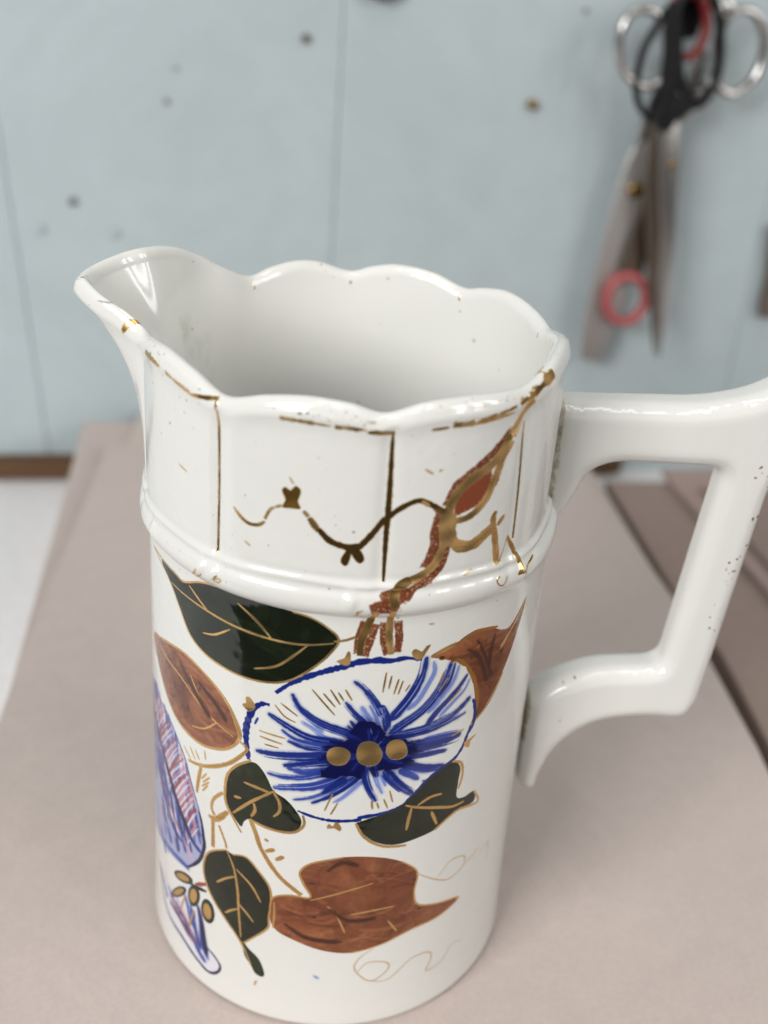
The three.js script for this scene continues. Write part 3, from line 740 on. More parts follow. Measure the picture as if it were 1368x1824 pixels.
{
  const ic = icv.getContext('2d'); ic.fillStyle = '#d4d3ce'; ic.fillRect(0, 0, 1024, 640);
  const at = (deg, h) => [(deg + 180) / 360 * 1024, 640 - h / 215 * 640];
  for (const [deg, h, n, sp] of [[-112, 178, 40, 14], [-118, 170, 24, 18]]) for (let i = 0; i < n; i++) { const [x, y] = at(deg, h); ic.globalAlpha = 0.025; ic.fillStyle = '#74715c'; ic.beginPath(); ic.ellipse(x + (rnd() - 0.5) * sp, y + (rnd() - 0.5) * sp * 2.4, 2 + rnd() * 3, 2 + rnd() * 6, 0, 0, 7); ic.fill(); }
  for (let i = 0; i < 90; i++) { ic.globalAlpha = 0.2 + rnd() * 0.4; ic.fillStyle = '#5d564c'; const r = 0.5 + rnd() * rnd() * 1.6; ic.beginPath(); ic.ellipse(rnd() * 1024, rnd() * 500, r, r, 0, 0, 7); ic.fill(); }
}
const plainGlaze = P({ map: canvasTex(icv, true), roughness: 0.12, ior: 1.52, bumpMap: ripB, bumpScale: 0.00022 });

// ---------- jug: shape ----------
function knots(list) {                                  // periodic, smooth interpolation over the angle in degrees
  const n = list.length;
  return (deg) => {
    let d = deg; while (d < list[0][0]) d += 360; while (d >= list[0][0] + 360) d -= 360;
    let i = 0; while (i < n - 1 && list[i + 1][0] <= d) i++;
    const at = (k) => { const w = Math.floor(k / n), e = list[((k % n) + n) % n]; return [e[0] + 360 * w, e[1]]; };
    const [a, b, c, e] = [at(i - 1), at(i), at(i + 1), at(i + 2)], t = (d - b[0]) / (c[0] - b[0]), w = c[0] - b[0];
    const m1 = (c[1] - a[1]) / (c[0] - a[0]) * w, m2 = (e[1] - b[1]) / (e[0] - b[0]) * w, t2 = t * t, t3 = t2 * t;
    return (2 * t3 - 3 * t2 + 1) * b[1] + (t3 - 2 * t2 + t) * m1 + (3 * t2 - 2 * t3) * c[1] + (t3 - t2) * m2;
  };
}
const rimHeight = knots([[-140,190.7],[-131,194],[-121,199.5],[-113,202.5],[-104,203.5],[-99,202.5],[-93,201.2],[-89,200.5],[-86,200],[-82,198],[-79,196],[-76.5,194],[-73.5,191.5],[-66,192.5],[-54,194],[-42,192.5],[-31,189.3],[-20,192],[-10,193.5],[0,193],[8,191.2],[17,193.5],[27,194.3],[37,194],[46,193.8],[58,196.2],[70,197.2],[80,196.6],[90,194.4],[100,192],[108,190.5],[120,192],[134,193.2],[143,192],[150,190.5],[160,193],[172,194],[180,192.8],[187,191],[197,193.5],[204,194],[213,192.5]]);   // mm
const rimRadius = knots([[-140,55.6],[-131,56],[-121,58.8],[-113,60.5],[-104,63.5],[-99.5,67.2],[-93,71.2],[-89,72.3],[-86.5,71.8],[-82.5,68],[-80,64.5],[-77.5,60.5],[-73.5,56.3],[-68,55.6],[-40,55.6],[0,55.6],[40,55.6],[55,54.6],[70,52.6],[90,51.8],[110,53.4],[135,55.6],[180,55.6],[205,55.6]]);
const JOINTS = [-72.5, -31.5, 9.5, 45.5, 110, 150, 187, 220];
const jointGap = (deg) => Math.min(...JOINTS.map((j) => Math.abs(((deg - j + 540) % 360) - 180)));
const bodyRadius = (h) => 0.055 + 0.0071 * (0.12 - h) + 0.0008 * Math.exp(-h / 0.018);
const NT = 480;
const neckBase = knots([[-140, 55.6], [-60, 55.6], [0, 55.6], [40, 55.6], [55, 54.7], [70, 52.9], [90, 52.2], [110, 53.6], [135, 55.6], [180, 55.6]]);
const neckR = (deg) => neckBase(deg) / 1000 - 0.0006 * Math.exp(-Math.pow(jointGap(deg) / 1.7, 2)) + 0.0003 * Math.min(1, jointGap(deg) / 14);
const rows = [];                                        // each row: f(deg) -> [r, h]; marks say where a part begins
const marks = {};
const row = (f) => rows.push(f);
marks.body = 0;
for (const [r, h] of [[0, -0.0005], [0.044, -0.0005], [0.0475, -0.0025], [0.052, -0.0025]]) row(() => [r, h]);
for (let i = 0; i <= 5; i++) { const a = i / 5 * Math.PI / 2; row(() => [bodyRadius(0) - 0.0032 + 0.0032 * Math.sin(a), 0.0007 - 0.0032 * Math.cos(a)]); }
for (let i = 1; i <= 44; i++) { const h = 0.0007 + (0.1395 - 0.0007) * i / 44; row(() => [bodyRadius(h), h]); }
marks.band = rows.length - 1;
for (let i = 1; i <= 26; i++) {
  const t = i / 26, h = 0.1395 + 0.0125 * t;
  row((deg) => {
    const sw = 0.5 + 0.5 * Math.cos((deg - 9.5) * Math.PI / 180 * 9);          // the moulding swells between the panel joints
    const wob = noise.noise(deg * 0.05, t * 3, 7) * 0.0002;
    const up = t < 0.3 ? Math.sin(t / 0.3 * Math.PI / 2) : 0.5 + 0.5 * Math.cos((t - 0.3) / 0.62 * Math.PI), roll = (t < 0.92 ? Math.pow(Math.max(0, up), 0.85) : 0) * (0.0018 + 0.0004 * sw + wob);
    const upper = (0.0005 + wob) * Math.exp(-Math.pow((t - 0.8 + 0.06 * sw) / 0.06, 2)) - 0.00025 * Math.exp(-Math.pow((t - 0.62) / 0.07, 2));
    const knob = 0.0009 * Math.exp(-Math.pow((t - 0.45) / 0.2, 2)) * [-36, -32, 3, 51, -58].reduce((s, k) => s + Math.exp(-Math.pow((deg - k) / 1.3, 2)), 0);
    return [0.0549 + (neckR(deg) - 0.0549) * t + roll + upper + knob, h];
  });
}
marks.neck = rows.length - 1;
const LIP = 0.0023;
const top = (deg) => [rimRadius(deg) / 1000 + 0.0007, rimHeight(deg) / 1000];
const NN = 40;
for (let i = 1; i <= NN; i++) {
  const s = i / NN;
  row((deg) => {
    const [rt, H] = top(deg), hEnd = H - LIP * 1.5, h = 0.152 + (hEnd - 0.152) * s, nr = neckR(deg);
    const lean = Math.pow(s, 2.6) * (rt - 0.0007 - neckBase(deg) / 1000);
    return [nr + lean + 0.0007 * Math.pow(Math.max(0, (s - 0.86) / 0.14), 2), h];
  });
}
marks.lip = rows.length - 1;
for (let i = 1; i <= 14; i++) { const a = i / 14 * Math.PI; row((deg) => { const [rt, H] = top(deg); return [rt - LIP + LIP * Math.cos(a), H - LIP * 1.5 + LIP * 1.5 * Math.sin(a)]; }); }
marks.inside = rows.length - 1;
for (let i = 1; i <= 60; i++) {
  const s = i / 60;
  row((deg) => { const [rt, H] = top(deg), h0 = H - LIP * 1.5, h = h0 + (0.012 - h0) * s, k = Math.min(1, Math.max(0, (h - 0.14) / (h0 - 0.14))); return [0.0496 + (rt - 2 * LIP - 0.0496) * Math.pow(k, 2.2) - 0.002 * Math.pow(Math.max(0, s - 0.9) / 0.1, 2), h]; });
}
for (const [r, h] of [[0.046, 0.0085], [0.042, 0.007], [0.03, 0.006], [0, 0.006]]) row(() => [r, h]);
{
  const W = NT + 1, pos = new Float32Array(rows.length * W * 3), uv = new Float32Array(rows.length * W * 2), idx = [];
  rows.forEach((f, j) => { for (let i = 0; i < W; i++) {
    const deg = -180 + 360 * i / NT, [r, h] = f(deg), a = deg * Math.PI / 180, k = j * W + i;
    pos.set([r * Math.sin(a), h, r * Math.cos(a)], k * 3); uv.set([i / NT, h * 10000 / 2150], k * 2);
  } });
  for (let j = 0; j + 1 < rows.length; j++) for (let i = 0; i < NT; i++) { const a = j * W + i, b = a + 1, c = a + W, d = c + 1; idx.push(a, b, d, a, d, c); }
  const whole = new THREE.BufferGeometry();
  whole.setAttribute('position', new THREE.BufferAttribute(pos, 3)); whole.setIndex(idx); whole.computeVertexNormals();
  const nor = whole.attributes.normal.array;
  for (let j = 0; j < rows.length; j++) { const a = j * W * 3, b = (j * W + NT) * 3; for (let k = 0; k < 3; k++) { const s = nor[a + k] + nor[b + k]; nor[a + k] = nor[b + k] = s; } const l = Math.hypot(nor[a], nor[a + 1], nor[a + 2]) || 1; for (let k = 0; k < 3; k++) { nor[a + k] /= l; nor[b + k] /= l; } }
  const slice = (j0, j1) => {
    const g = new THREE.BufferGeometry(), n = j1 - j0 + 1, id = [];
    g.setAttribute('position', new THREE.BufferAttribute(pos.slice(j0 * W * 3, (j1 + 1) * W * 3), 3));
    g.setAttribute('normal', new THREE.BufferAttribute(nor.slice(j0 * W * 3, (j1 + 1) * W * 3), 3));
    g.setAttribute('uv', new THREE.BufferAttribute(uv.slice(j0 * W * 2, (j1 + 1) * W * 2), 2));
    for (let j = 0; j + 1 < n; j++) for (let i = 0; i < NT; i++) { const a = j * W + i, b = a + 1, c = a + W, d = c + 1; id.push(a, b, d, a, d, c); }
    g.setIndex(id); return g;
  };
  const jug = thing('jug', 0, 0, 0);
  tag(jug, 'tall white glazed ceramic jug painted with a blue flower, dark and brown leaves and gilding', 'jug');
  mesh('body', slice(marks.body, marks.band), paintedGlaze, jug);
  mesh('shoulder_band', slice(marks.band, marks.neck), paintedGlaze, jug);
  mesh('neck', slice(marks.neck, marks.lip), paintedGlaze, jug);
  mesh('rim', slice(marks.lip, marks.inside), paintedGlaze, jug);
  mesh('interior', slice(marks.inside, rows.length - 1), plainGlaze, jug);

  // handle: a closed outline in the vertical plane through the axis, thick and rounded
  const HO = [[50.9,176.5,0],[62,177,6],[91,178,8],[104,181.5,8],[112,187,6],[121,187,6],[123,175,8],[113.2,158.5,8],[107.6,82,3],[104.5,76,5],[90.5,76.5,8],[76.5,73.3,8],[67,63.5,8],[63,50,3],[63.3,45.2,2.5],[57.2,46.5,2],[55.8,80,0],[62,86.5,6],[74,92.5,8],[94.4,94.5,4],[99.2,160.2,4],[69.5,160,6],[63,157,5],[59,146,3],[56,141.3,2],[50.9,142,0]];   // r, h, corner radius (mm)
  const sh = new THREE.Shape();
  HO.forEach((q, i) => {
    const p = HO[(i + HO.length - 1) % HO.length], n = HO[(i + 1) % HO.length], v = (a, b) => { const l = Math.hypot(b[0] - a[0], b[1] - a[1]); return [(b[0] - a[0]) / l, (b[1] - a[1]) / l, l]; };
    const u = v(q, p), w = v(q, n), r = Math.min(q[2], u[2] * 0.48, w[2] * 0.48), A = [q[0] + u[0] * r, q[1] + u[1] * r], B = [q[0] + w[0] * r, q[1] + w[1] * r];
    if (i) sh.lineTo(A[0] / 1000, A[1] / 1000); else sh.moveTo(A[0] / 1000, A[1] / 1000);
    sh.quadraticCurveTo(q[0] / 1000, q[1] / 1000, B[0] / 1000, B[1] / 1000);
  });
  const HW = 0.014, RD = 0.005, outline = sh.getPoints(8);
  const edgeDist = (x, y) => {                          // signed distance to the outline in its plane
    let d = 1e9, inside = false;
    for (let i = 0, j = outline.length - 1; i < outline.length; j = i++) {
      const a = outline[j], b = outline[i], ex = b.x - a.x, ey = b.y - a.y, px = x - a.x, py = y - a.y, k = Math.max(0, Math.min(1, (px * ex + py * ey) / (ex * ex + ey * ey || 1)));
      d = Math.min(d, (px - ex * k) ** 2 + (py - ey * k) ** 2);
      if ((a.y > y) !== (b.y > y) && x < (b.x - a.x) * (y - a.y) / (b.y - a.y) + a.x) inside = !inside;
    }
    return (inside ? -1 : 1) * Math.sqrt(d);
  };
  const gs = 0.00085, gx0 = 0.0515, gy0 = 0.042, nx = Math.ceil(0.078 / gs), ny = Math.ceil(0.15 / gs), nz = Math.ceil((HW + 0.004) / gs), gz0 = -nz * gs / 2;
  const plane = new Float32Array((nx + 1) * (ny + 1)); for (let j = 0; j <= ny; j++) for (let i = 0; i <= nx; i++) plane[j * (nx + 1) + i] = edgeDist(gx0 + i * gs, gy0 + j * gs);
  const soft = plane.slice(); for (let pass = 0; pass < 5; pass++) { const c = soft.slice(); for (let j = 1; j < ny; j++) for (let i = 1; i < nx; i++) { const k = j * (nx + 1) + i; soft[k] = (4 * c[k] + c[k - 1] + c[k + 1] + c[k - nx - 1] + c[k + nx + 1]) / 8; } }
  const field = (i, j, k) => { const z = Math.abs(gz0 + k * gs), a = soft[j * (nx + 1) + i] + RD, b = z - HW / 2 + RD; return Math.min(Math.max(a, b), 0) + Math.hypot(Math.max(a, 0), Math.max(b, 0)) - RD; };
  const cell = new Int32Array(nx * ny * nz).fill(-1), vp = [], vi = [], F3 = new Float32Array((nx + 1) * (ny + 1) * (nz + 1)), at3 = (i, j, k) => (k * (ny + 1) + j) * (nx + 1) + i;
  for (let k = 0; k <= nz; k++) for (let j = 0; j <= ny; j++) for (let i = 0; i <= nx; i++) F3[at3(i, j, k)] = field(i, j, k);
  for (let k = 0; k < nz; k++) for (let j = 0; j < ny; j++) for (let i = 0; i < nx; i++) {          // surface nets
    let n = 0, sx = 0, sy = 0, sz = 0; const v = (a, b, c) => F3[at3(i + a, j + b, k + c)];
    for (let e = 0; e < 12; e++) { const ax = e >> 2, p = e & 1, q = (e >> 1) & 1, o = [[0, p, q], [p, 0, q], [p, q, 0]][ax], w = o.slice(); w[ax] = 1; const f0 = v(...o), f1 = v(...w); if ((f0 < 0) !== (f1 < 0)) { const t = f0 / (f0 - f1); sx += o[0] + (w[0] - o[0]) * t; sy += o[1] + (w[1] - o[1]) * t; sz += o[2] + (w[2] - o[2]) * t; n++; } }
    if (n) { cell[(k * ny + j) * nx + i] = vp.length / 3; vp.push(gx0 + (i + sx / n) * gs, gy0 + (j + sy / n) * gs, gz0 + (k + sz / n) * gs); }
  }
  const cl = (i, j, k) => cell[(k * ny + j) * nx + i], quad = (a, b, c, d, flip) => { if (flip) vi.push(a, c, b, a, d, c); else vi.push(a, b, c, a, c, d); };
  for (let k = 1; k < nz; k++) for (let j = 1; j < ny; j++) for (let i = 1; i < nx; i++) {
    const s = F3[at3(i, j, k)] < 0;
    if (s !== (F3[at3(i + 1, j, k)] < 0)) quad(cl(i, j - 1, k - 1), cl(i, j, k - 1), cl(i, j, k), cl(i, j - 1, k), !s);
    if (s !== (F3[at3(i, j + 1, k)] < 0)) quad(cl(i - 1, j, k - 1), cl(i - 1, j, k), cl(i, j, k), cl(i, j, k - 1), !s);
    if (s !== (F3[at3(i, j, k + 1)] < 0)) quad(cl(i - 1, j - 1, k), cl(i, j - 1, k), cl(i, j, k), cl(i - 1, j, k), !s);
  }
  const hg = new THREE.BufferGeometry(); hg.setAttribute('position', new THREE.Float32BufferAttribute(vp, 3)); hg.setAttribute('uv', new THREE.Float32BufferAttribute(new Float32Array(vp.length / 3 * 2), 2)); hg.setIndex(vi); hg.computeVertexNormals();
  const hp = hg.attributes.position, hu = hg.attributes.uv; for (let i = 0; i < hp.count; i++) hu.setXY(i, hp.getX(i) / 0.12, hp.getY(i) / 0.2);
  const hcv = document.createElement('canvas'); hcv.width = 768; hcv.height = 1280; const hc = hcv.getContext('2d');
  hc.fillStyle = '#d4d3ce'; hc.fillRect(0, 0, 768, 1280);
  const spot = (r, h, n, sp, big) => { for (let i = 0; i < n; i++) { hc.globalAlpha = 0.4 + rnd() * 0.55; hc.fillStyle = rnd() < 0.6 ? '#5b4426' : '#8a7049'; const q = 0.8 + rnd() * big; hc.beginPath(); hc.ellipse((r + (rnd() - 0.5) * sp) / 120 * 768, 1280 - (h + (rnd() - 0.5) * sp * 2.5) / 200 * 1280, q, q * (0.7 + rnd() * 0.6), 0, 0, 7); hc.fill(); } };
  spot(112.5, 152, 5, 4, 5); spot(111, 142, 8, 4, 2.2); spot(107, 130, 13, 4, 1.7); spot(106, 115, 7, 5, 1.3); spot(110, 165, 9, 6, 2.4); spot(80, 168, 10, 30, 1.3); spot(106, 79, 6, 3, 2.5); spot(68, 82, 6, 8, 1.4);
  const stain = (r, h, n, sr, shh) => { for (let i = 0; i < n; i++) { hc.globalAlpha = 0.08 + rnd() * 0.2; hc.fillStyle = ['#8a7c62', '#6b5c42', '#a39a86'][i % 3]; hc.beginPath(); hc.ellipse((r + (rnd() - 0.5) * sr) / 120 * 768, 1280 - (h + (rnd() - 0.5) * shh) / 200 * 1280, 1 + rnd() * 4, 2 + rnd() * 9, 0, 0, 7); hc.fill(); } };
  stain(53.0, 158, 110, 1.3, 34); stain(56.4, 72, 90, 1.0, 18);
  hc.globalAlpha = 1;
  const spotTex = canvasTex(hcv, true);
  const handle = mesh('handle', hg, P({ map: spotTex, roughness: 0.1, ior: 1.52, bumpMap: ripB, bumpScale: 0.0002 }), jug);
  handle.rotation.y = (93 - 90) * Math.PI / 180;    // local x points away from the axis
}

// ---------- card sheets, table ----------
const fibre = tileTexture(256, (u, v) => { const k = 128 + 34 * tn(u, v, 2.2, 5) + 26 * tn(u, v, 7, 2) + (rnd() - 0.5) * 34; return [k, k, k]; });
const cardTone = (r, g, b) => tileTexture(256, (u, v) => { const k = 1 + 0.012 * tn(u, v, 1.1, 8) + 0.016 * tn(u, v, 5, 1) + (rnd() - 0.5) * 0.04; return [r * k, g * k, b * k].map((q) => Math.min(255, q)); }, true);
const cardMat = (r, g, b) => { const t = cardTone(r, g, b); t.repeat.set(4, 4); return M({ map: t, roughness: 0.82, bumpMap: fibre, bumpScale: 0.0002 }); };
const SINK = 0.0025;                                    // the foot of the jug reaches this far below y = 0
function slab(name, label, category, pts, y0, y1, mat) {  // a sheet with the outline pts (x, z in mm)
  const cx = pts.reduce((s, p) => s + p[0], 0) / pts.length, cz = pts.reduce((s, p) => s + p[1], 0) / pts.length;
  const s = new THREE.Shape(pts.map((p) => new THREE.Vector2((p[0] - cx) / 1000, -(p[1] - cz) / 1000)));
  const b = Math.min(0.0008, (y1 - y0) / 4);
  const g = new THREE.ExtrudeGeometry(s, { depth: y1 - y0 - 2 * b, bevelEnabled: true, bevelSize: b, bevelOffset: -b, bevelThickness: b, bevelSegments: 2 });
  g.translate(0, 0, b); g.rotateX(-Math.PI / 2);
  const m = mesh(name, g, mat); m.position.set(cx / 1000, y0 - SINK, cz / 1000);
  return tag(m, label, category);
}
const cardTop = cardMat(187, 173, 166), cardLow = cardMat(190, 177, 168), cardBrown = cardMat(150, 131, 122), cardPink = cardMat(168, 147, 139);
slab('card_sheet', 'pale pink card sheet lying on top of the stack under the jug', 'card sheet', [[-157, -328], [118, -368], [128, -335], [157, -195], [168, -90], [174, 60], [180, 128], [-112, 140], [-137.6, -97]], -0.0035, 0, cardTop);
slab('card_sheet_001', 'pale pink card sheet just under the top sheet, reaching farthest back towards the wall', 'card sheet', [[-152, -389], [120, -425], [138, -330], [156, -205], [169, -90], [182, 70], [187, 130], [-112, 144], [-130, -60]], -0.007, -0.0036, cardLow);
slab('card_sheet_002', 'pale card sheet sticking out at the left of the stack under the jug', 'card sheet', [[-184, -373], [-150, -379], [100, -410], [130, -330], [160, -130], [172, 132], [-104, 146], [-137.4, -79]], -0.0105, -0.0071, cardTop);
slab('card_stack', 'thick block of card sheets at the bottom of the stack under the jug', 'card stack', [[-176, -360], [100, -405], [131, -330], [164, -130], [176, 128], [-106, 142], [-138, -79]], -0.05, -0.0106, cardLow);
slab('card_stack_001', 'brownish grey block of card to the right behind the jug handle', 'card stack', [[144.5, -357], [320, -384], [380, 100], [198, 128], [179.8, -111], [174.8, -176], [163.1, -227.5]], -0.05, -0.012, cardBrown);
slab('card_sheet_003', 'pinkish card sheet lying askew on the block at the right edge', 'card sheet', [[181.3, -372], [340, -405], [410, 40], [258, 70], [211.3, -234], [192.6, -316]], -0.0119, -0.008, cardPink);
slab('card_sheet_004', 'second pinkish card sheet on top at the far right edge', 'card sheet', [[200, -345], [330, -370], [420, 60], [282, 90]], -0.0079, -0.0045, cardBrown);
{ const t = slab('table', null, null, [[-900, -300], [900, -668], [980, -70], [-800, 296]], -0.09, -0.0502, M({ map: cardTone(226, 224, 224), roughness: 0.5 })); tag(t, null, null, null, 'structure'); }

// ---------- wall ----------
const WT = 0.2007, W0 = new THREE.Vector3(0, -0.05, -0.423);
const wallAt = (u, v, off) => new THREE.Vector3(W0.x + (u * Math.cos(WT)) / 1000 + off * Math.sin(WT), W0.y + v / 1000, W0.z - (u * Math.sin(WT)) / 1000 + off * Math.cos(WT));
function onWall(name, u, v, off) { const p = wallAt(u, v, off); return thing(name, p.x, p.y, p.z, WT); }
const paintTex = tileTexture(256, (u, v) => { const k = 1 + 0.02 * tn(u, v, 0.8, 4) + 0.02 * tn(u, v, 3, 6) + (rnd() - 0.5) * 0.025; return [165,176,179].map((q) => Math.min(255, q * k)); }, true);
paintTex.repeat.set(3, 3);
const paint = M({ map: paintTex, roughness: 0.55, bumpMap: fibre, bumpScale: 0.0004 });
{
  const wall = onWall('wall', 0, 0, 0); tag(wall, null, null, null, 'structure');
  const back = mesh('wall_backing', new THREE.BoxGeometry(3.2, 2.2, 0.02), paint, wall); back.position.set(0, 0.9, -0.0135);
  const edges = [[-1500, -1500], [-229, -213.5], [-36.6, -36.4], [245.6, 245.6], [1500, 1500]];
  for (let i = 0; i + 1 < edges.length; i++) {
    const [b0, a0] = edges[i], [b1, a1] = edges[i + 1], gap = 0.18;      // a = at the table, b = 220 mm higher
    const at = (a, b, v) => a + (b - a) * v / 220;
    const s = new THREE.Shape([[at(a0, b0, -180) + gap, -180], [at(a1, b1, -180) - gap, -180], [at(a1, b1, 2000) - gap, 2000], [at(a0, b0, 2000) + gap, 2000]].map(([x, y]) => new THREE.Vector2(x / 1000, y / 1000)));
    const g = new THREE.ExtrudeGeometry(s, { depth: 0.001, bevelEnabled: true, bevelSize: 0.0008, bevelOffset: -0.0008, bevelThickness: 0.0006, bevelSegments: 2 }); g.translate(0, 0, -0.0016);
    mesh('wall_board', g, paint, wall);
  }
}
const woodTex = tileTexture(256, (u, v) => { const k = 1 + 0.25 * noise.noise(u * 3, v * 40, 2) + 0.12 * noise.noise(u * 9, v * 110, 5); return [86 * k, 58 * k, 30 * k].map((q) => Math.max(0, Math.min(255, q))); }, true);
const wood = M({ map: woodTex, roughness: 0.6 });
{
  const g = new THREE.BoxGeometry(1.2, 0.0125, 0.011), p = wallAt(-424, 6, 0.0058); g.translate(0, 0, 0);
  const b = mesh('wooden_batten', new THREE.BoxGeometry(0.6, 0.0125, 0.011), wood); b.position.copy(wallAt(-126, 6.2, 0.0058)); b.rotation.y = WT;
  tag(b, 'thin brown wooden batten running along the foot of the wall', 'batten');
}
const brushed = M({ color: lin(0.5, 0.48, 0.465), metalness: 0.85, roughness: 0.42 });
const steel = M({ color: lin(0.52, 0.5, 0.48), metalness: 1, roughness: 0.24 }), darkSteel = M({ color: lin(0.24, 0.2, 0.165), metalness: 1, roughness: 0.32 });
const blackPlastic = P({ color: lin(0.008, 0.008, 0.009), roughness: 0.5, specularIntensity: 0.4 }), redPlastic = P({ color: lin(0.2, 0.016, 0.014), roughness: 0.4 }), pinkPlastic = P({ color: lin(0.34, 0.075, 0.075), roughness: 0.45 }), brass = M({ color: lin(0.3, 0.2, 0.075), metalness: 1, roughness: 0.35 });
const flat = (pts, thick, z, bev = 0.0008) => { const s = new THREE.Shape(pts.map(([x, y]) => new THREE.Vector2(x / 1000, y / 1000))); const g = new THREE.ExtrudeGeometry(s, { depth: Math.max(0.0002, thick - 2 * bev), bevelEnabled: true, bevelSize: bev, bevelOffset: -bev, bevelThickness: bev, bevelSegments: 3 }); g.translate(0, 0, z + bev); return toCreasedNormals(g, 0.6); };
const hoop = (pts, r, z, depth = 1.3) => { const c = new THREE.CatmullRomCurve3(pts.map(([x, y]) => new THREE.Vector3(x / 1000, y / 1000, 0)), true); const g = new THREE.TubeGeometry(c, 64, r, 12, true); g.scale(1, 1, depth); g.translate(0, 0, z); return g; };
const stud = (r, h, z) => { const g = new THREE.LatheGeometry([[0, h], [r * 0.6, h], [r * 0.9, h * 0.7], [r, 0.0], [r, -0.001]].map(([x, y]) => new THREE.Vector2(x, y)), 20); g.rotateX(Math.PI / 2); g.translate(0, 0, z); return g; };
{
  const s = onWall('scissors', 160.8,215.8, 0.030); tag(s, 'black handled scissors hanging in front of the others, blades pointing down', 'scissors');
  mesh('blade', flat([[-16.3,21.9],[-8.9,23.5],[-1.0,-12.6],[5.4,-64.3],[14.7,-123.8],[9.4,-108.5],[1.5,-78.8],[-6.4,-46.9],[-13.6,-13.0]], 0.0022, -0.0024), darkSteel, s); mesh('blade', flat([[-12.5,24.3],[-7.2,29.3],[-1.3,28.0],[4.6,4.1],[7.5,-19.0],[12.2,-53.4],[16.0,-93.3],[15.7,-123.0],[7.5,-78.7],[2.7,-46.6],[-4.7,-16.1]], 0.0024, 0.0002), steel, s);
  mesh('pivot_screw', stud(0.0026, 0.0014, 0.0027), brass, s);
  const a = mesh('handle', flat([[-11.5,18.9],[-14.1,28.9],[-14.0,44.5],[-15.9,62.6],[-18.4,80.1],[-18.3,88.2],[-13.0,88.6],[-8.9,71.9],[-5.7,51.0],[-3.3,35.7],[-0.6,28.0],[-3.1,21.2],[-6.9,17.2]], 0.007, -0.0035, 0.002), blackPlastic, s), b = mesh('handle', flat([[-3.7,22.5],[-5.1,32.5],[-2.9,38.8],[2.5,36.6],[9.9,36.3],[15.6,41.0],[18.1,39.2],[13.2,32.7],[5.9,30.5],[1.2,25.9]], 0.006, -0.0028, 0.002), blackPlastic, s);
  mesh('finger_loop', hoop([[-19.9,82.9],[-22.6,75.8],[-27.9,64.9],[-29.7,52.8],[-29.2,40.7],[-25.1,31.6],[-17.7,25.6],[-13.5,29.0],[-13.7,44.5],[-15.1,65.6]], 0.0022, 0), blackPlastic, a); mesh('finger_loop', hoop([[-12.5,86.3],[-8.6,93.4],[-0.4,95.6],[7.5,90.4],[13.8,77.6],[17.8,61.3],[17.7,47.6],[13.9,39.0],[8.2,36.2],[1.2,39.7],[-4.7,51.1],[-9.7,68.9]], 0.0026, 0.001), blackPlastic, b);
}
{
  const s = onWall('scissors_001', 146.8,197.0, 0.016); tag(s, 'large all metal shears with two chrome rings, hanging behind the black scissors', 'scissors');
  mesh('blade', flat([[-5.4,25.2],[5.1,41.9],[10.2,37.6],[16.1,13.4],[18.2,-6.9],[13.3,-28.1],[7.4,-57.1],[2.0,-87.2],[-3.2,-111.3],[-18.1,-110.6],[-19.3,-83.7],[-17.0,-46.8],[-13.4,-11.4],[-9.6,12.5]], 0.003, -0.0015), brushed, s);
  mesh('pivot_screw', stud(0.0052, 0.0022, 0.0017), brass, s);
  const a = mesh('handle', flat([[-5.4,25.2],[-1.9,48.7],[2.1,64.6],[7.4,63.0],[7.3,49.1],[7.5,33.0]], 0.004, -0.001, 0.0015), steel, s), b = mesh('handle', flat([[5.3,29.6],[0.3,37.2],[11.2,47.4],[22.8,53.6],[34.4,66.2],[40.7,63.4],[37.1,53.7],[29.6,45.0],[20.6,36.1],[12.5,26.0]], 0.004, -0.0045, 0.0015), steel, s);
  mesh('finger_loop', hoop([[-17.5,101.8],[-9.5,100.2],[-2.8,93.6],[1.0,82.8],[2.1,72.3],[-1.8,64.1],[-10.3,61.6],[-19.1,64.5],[-25.6,72.1],[-29.1,82.1],[-28.8,92.1],[-24.8,99.3]], 0.0027, 0.012), steel, a); mesh('finger_loop', hoop([[41.8,104.6],[50.4,103.4],[57.6,96.6],[61.0,87.1],[60.8,74.8],[56.7,65.3],[49.4,59.9],[41.3,60.7],[34.9,67.3],[33.1,78.3],[32.3,91.6],[35.1,100.7]], 0.0029, 0.008), steel, b);
}
{
  const s = onWall('scissors_002', 150.3,130.3, 0.021); tag(s, 'small scissors hung upside down, one pinkish red finger loop at the bottom', 'scissors');
  mesh('blade', flat([[-6.7,11.9],[-4.4,32.5],[-0.9,50.1],[1.8,70.7],[6.7,60.7],[9.9,39.9],[10.1,14.9],[4.8,11.1]], 0.002, -0.001), darkSteel, s); mesh('finger_loop', hoop([[-0.3,14.3],[6.8,12.6],[12.5,6.1],[14.3,-3.5],[11.1,-11.0],[3.5,-15.7],[-4.4,-14.3],[-10.5,-7.7],[-12.2,0.5],[-9.9,8.6],[-5.4,13.0]], 0.0032, 0.0005), pinkPlastic, s);
}
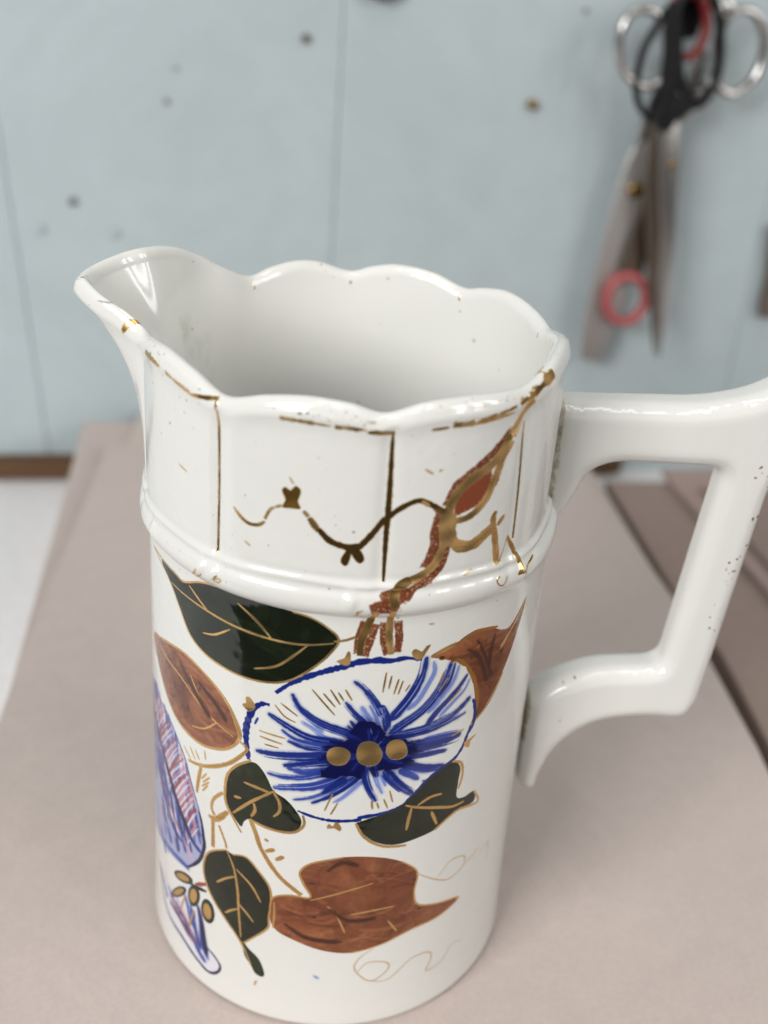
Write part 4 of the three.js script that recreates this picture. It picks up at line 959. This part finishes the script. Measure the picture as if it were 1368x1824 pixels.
{
  const s = onWall('scissors_003', 160.4,291.7, 0.020); tag(s, 'red handled scissors seen through the loop of the black scissors at the top edge', 'scissors');
  mesh('blade', flat([[6.7,-13.8],[12.4,-11.1],[16.0,-14.6],[14.7,-31.4],[13.8,-44.1],[9.9,-49.4],[5.3,-47.6],[4.7,-38.1],[5.7,-25.6]], 0.002, -0.001), steel, s); mesh('finger_loop', hoop([[-4.4,15.9],[3.3,15.2],[9.3,7.9],[11.6,-3.9],[9.2,-12.5],[3.2,-17.1],[-4.0,-16.2],[-9.4,-9.9],[-12.2,0.8],[-10.8,10.9]], 0.0026, 0), redPlastic, s); mesh('handle', flat([[-4.9,18.3],[6.9,17.9],[10.4,1.4],[8.6,-6.6],[1.9,-8.2],[-2.7,0.6]], 0.005, -0.009, 0.0015), blackPlastic, s);
}
{ const s = onWall('hanging_tool_001', 262.8,161.6, 0.005); tag(s, 'blunt brownish metal tip of a tool hanging at the right edge', 'tool'); mesh('blade', flat([[-14.8,14.3],[12.0,15.1],[18.9,-10.8],[10.2,-39.9],[-0.7,-49.1],[-8.2,-46.9],[-9.9,-38.3],[-9.7,-19.1]], 0.004, -0.002, 0.0015), darkSteel, s); }
{ const s = onWall('hanging_tool', -26.3,298.6, 0.006); tag(s, 'dark lower end of a tool hanging at the top edge of the photo', 'tool'); mesh('blade', flat([[-4.3,19.2],[20.6,20.9],[20.9,1.2],[17.4,-3.5],[9.3,-5.8],[3.4,-3.8],[-1.9,1.0]], 0.006, -0.003, 0.002), darkSteel, s); }
const rust = M({ color: lin(0.16, 0.11, 0.06), metalness: 0.6, roughness: 0.5 }), grey = M({ color: lin(0.17, 0.17, 0.16), roughness: 0.6 });
{
  const nail = onWall('hook_nail', 171, 303, 0); tag(nail, 'steel nail at the top from which the scissors hang', 'nail');
  const c = new THREE.CylinderGeometry(0.0022, 0.0022, 0.045, 12); c.rotateX(Math.PI / 2); c.translate(0, 0, 0.0225); mesh('shank', c, steel, nail); mesh('head', stud(0.0045, 0.0016, 0.0455), steel, nail);
}
for (const [name, label, u, v, r, h, m] of [['brass_screw', 'brass screw sticking out of the wall left of the scissors', 79.5, 241.6, 0.0032, 0.004, brass], ['screw', 'small brownish screw head near the top left of the centre seam', -57.4, 270.8, 0.0024, 0.002, rust], ['screw_001', 'small grey screw head low on the left of the wall above the spout', -190.4, 175.2, 0.0023, 0.002, grey], ['screw_002', 'tiny grey nail head in the middle of the left wall board', -135.5, 233.3, 0.0014, 0.001, grey], ['screw_003', 'faint painted nail head above the tiny grey one on the left board', -130.5, 251.6, 0.0016, 0.0006, paint], ['screw_004', 'tiny dark nail head near the top left of the chrome shears', 104.8, 294.9, 0.0013, 0.001, grey], ['filler_spot', 'round painted over plug at the far left below the grey screw', -209.9, 158.2, 0.0026, 0.0007, paint], ['filler_spot_001', 'round painted over plug just above the spout tip', -167.2, 157.2, 0.003, 0.0006, paint]]) {
  const s = onWall(name, u, v, 0); tag(s, label, name.startsWith('filler') ? 'plug' : 'screw'); mesh('head', stud(r, h, 0.0012), m, s);
  if (r > 0.002 && m !== paint) { const c = new THREE.BoxGeometry(r * 1.5, r * 0.28, 0.0004); c.translate(0, 0, h + 0.0013); mesh('slot', c, M({ color: lin(0.03, 0.025, 0.02), roughness: 0.8 }), s); }
}

renderer.render(scene, camera);
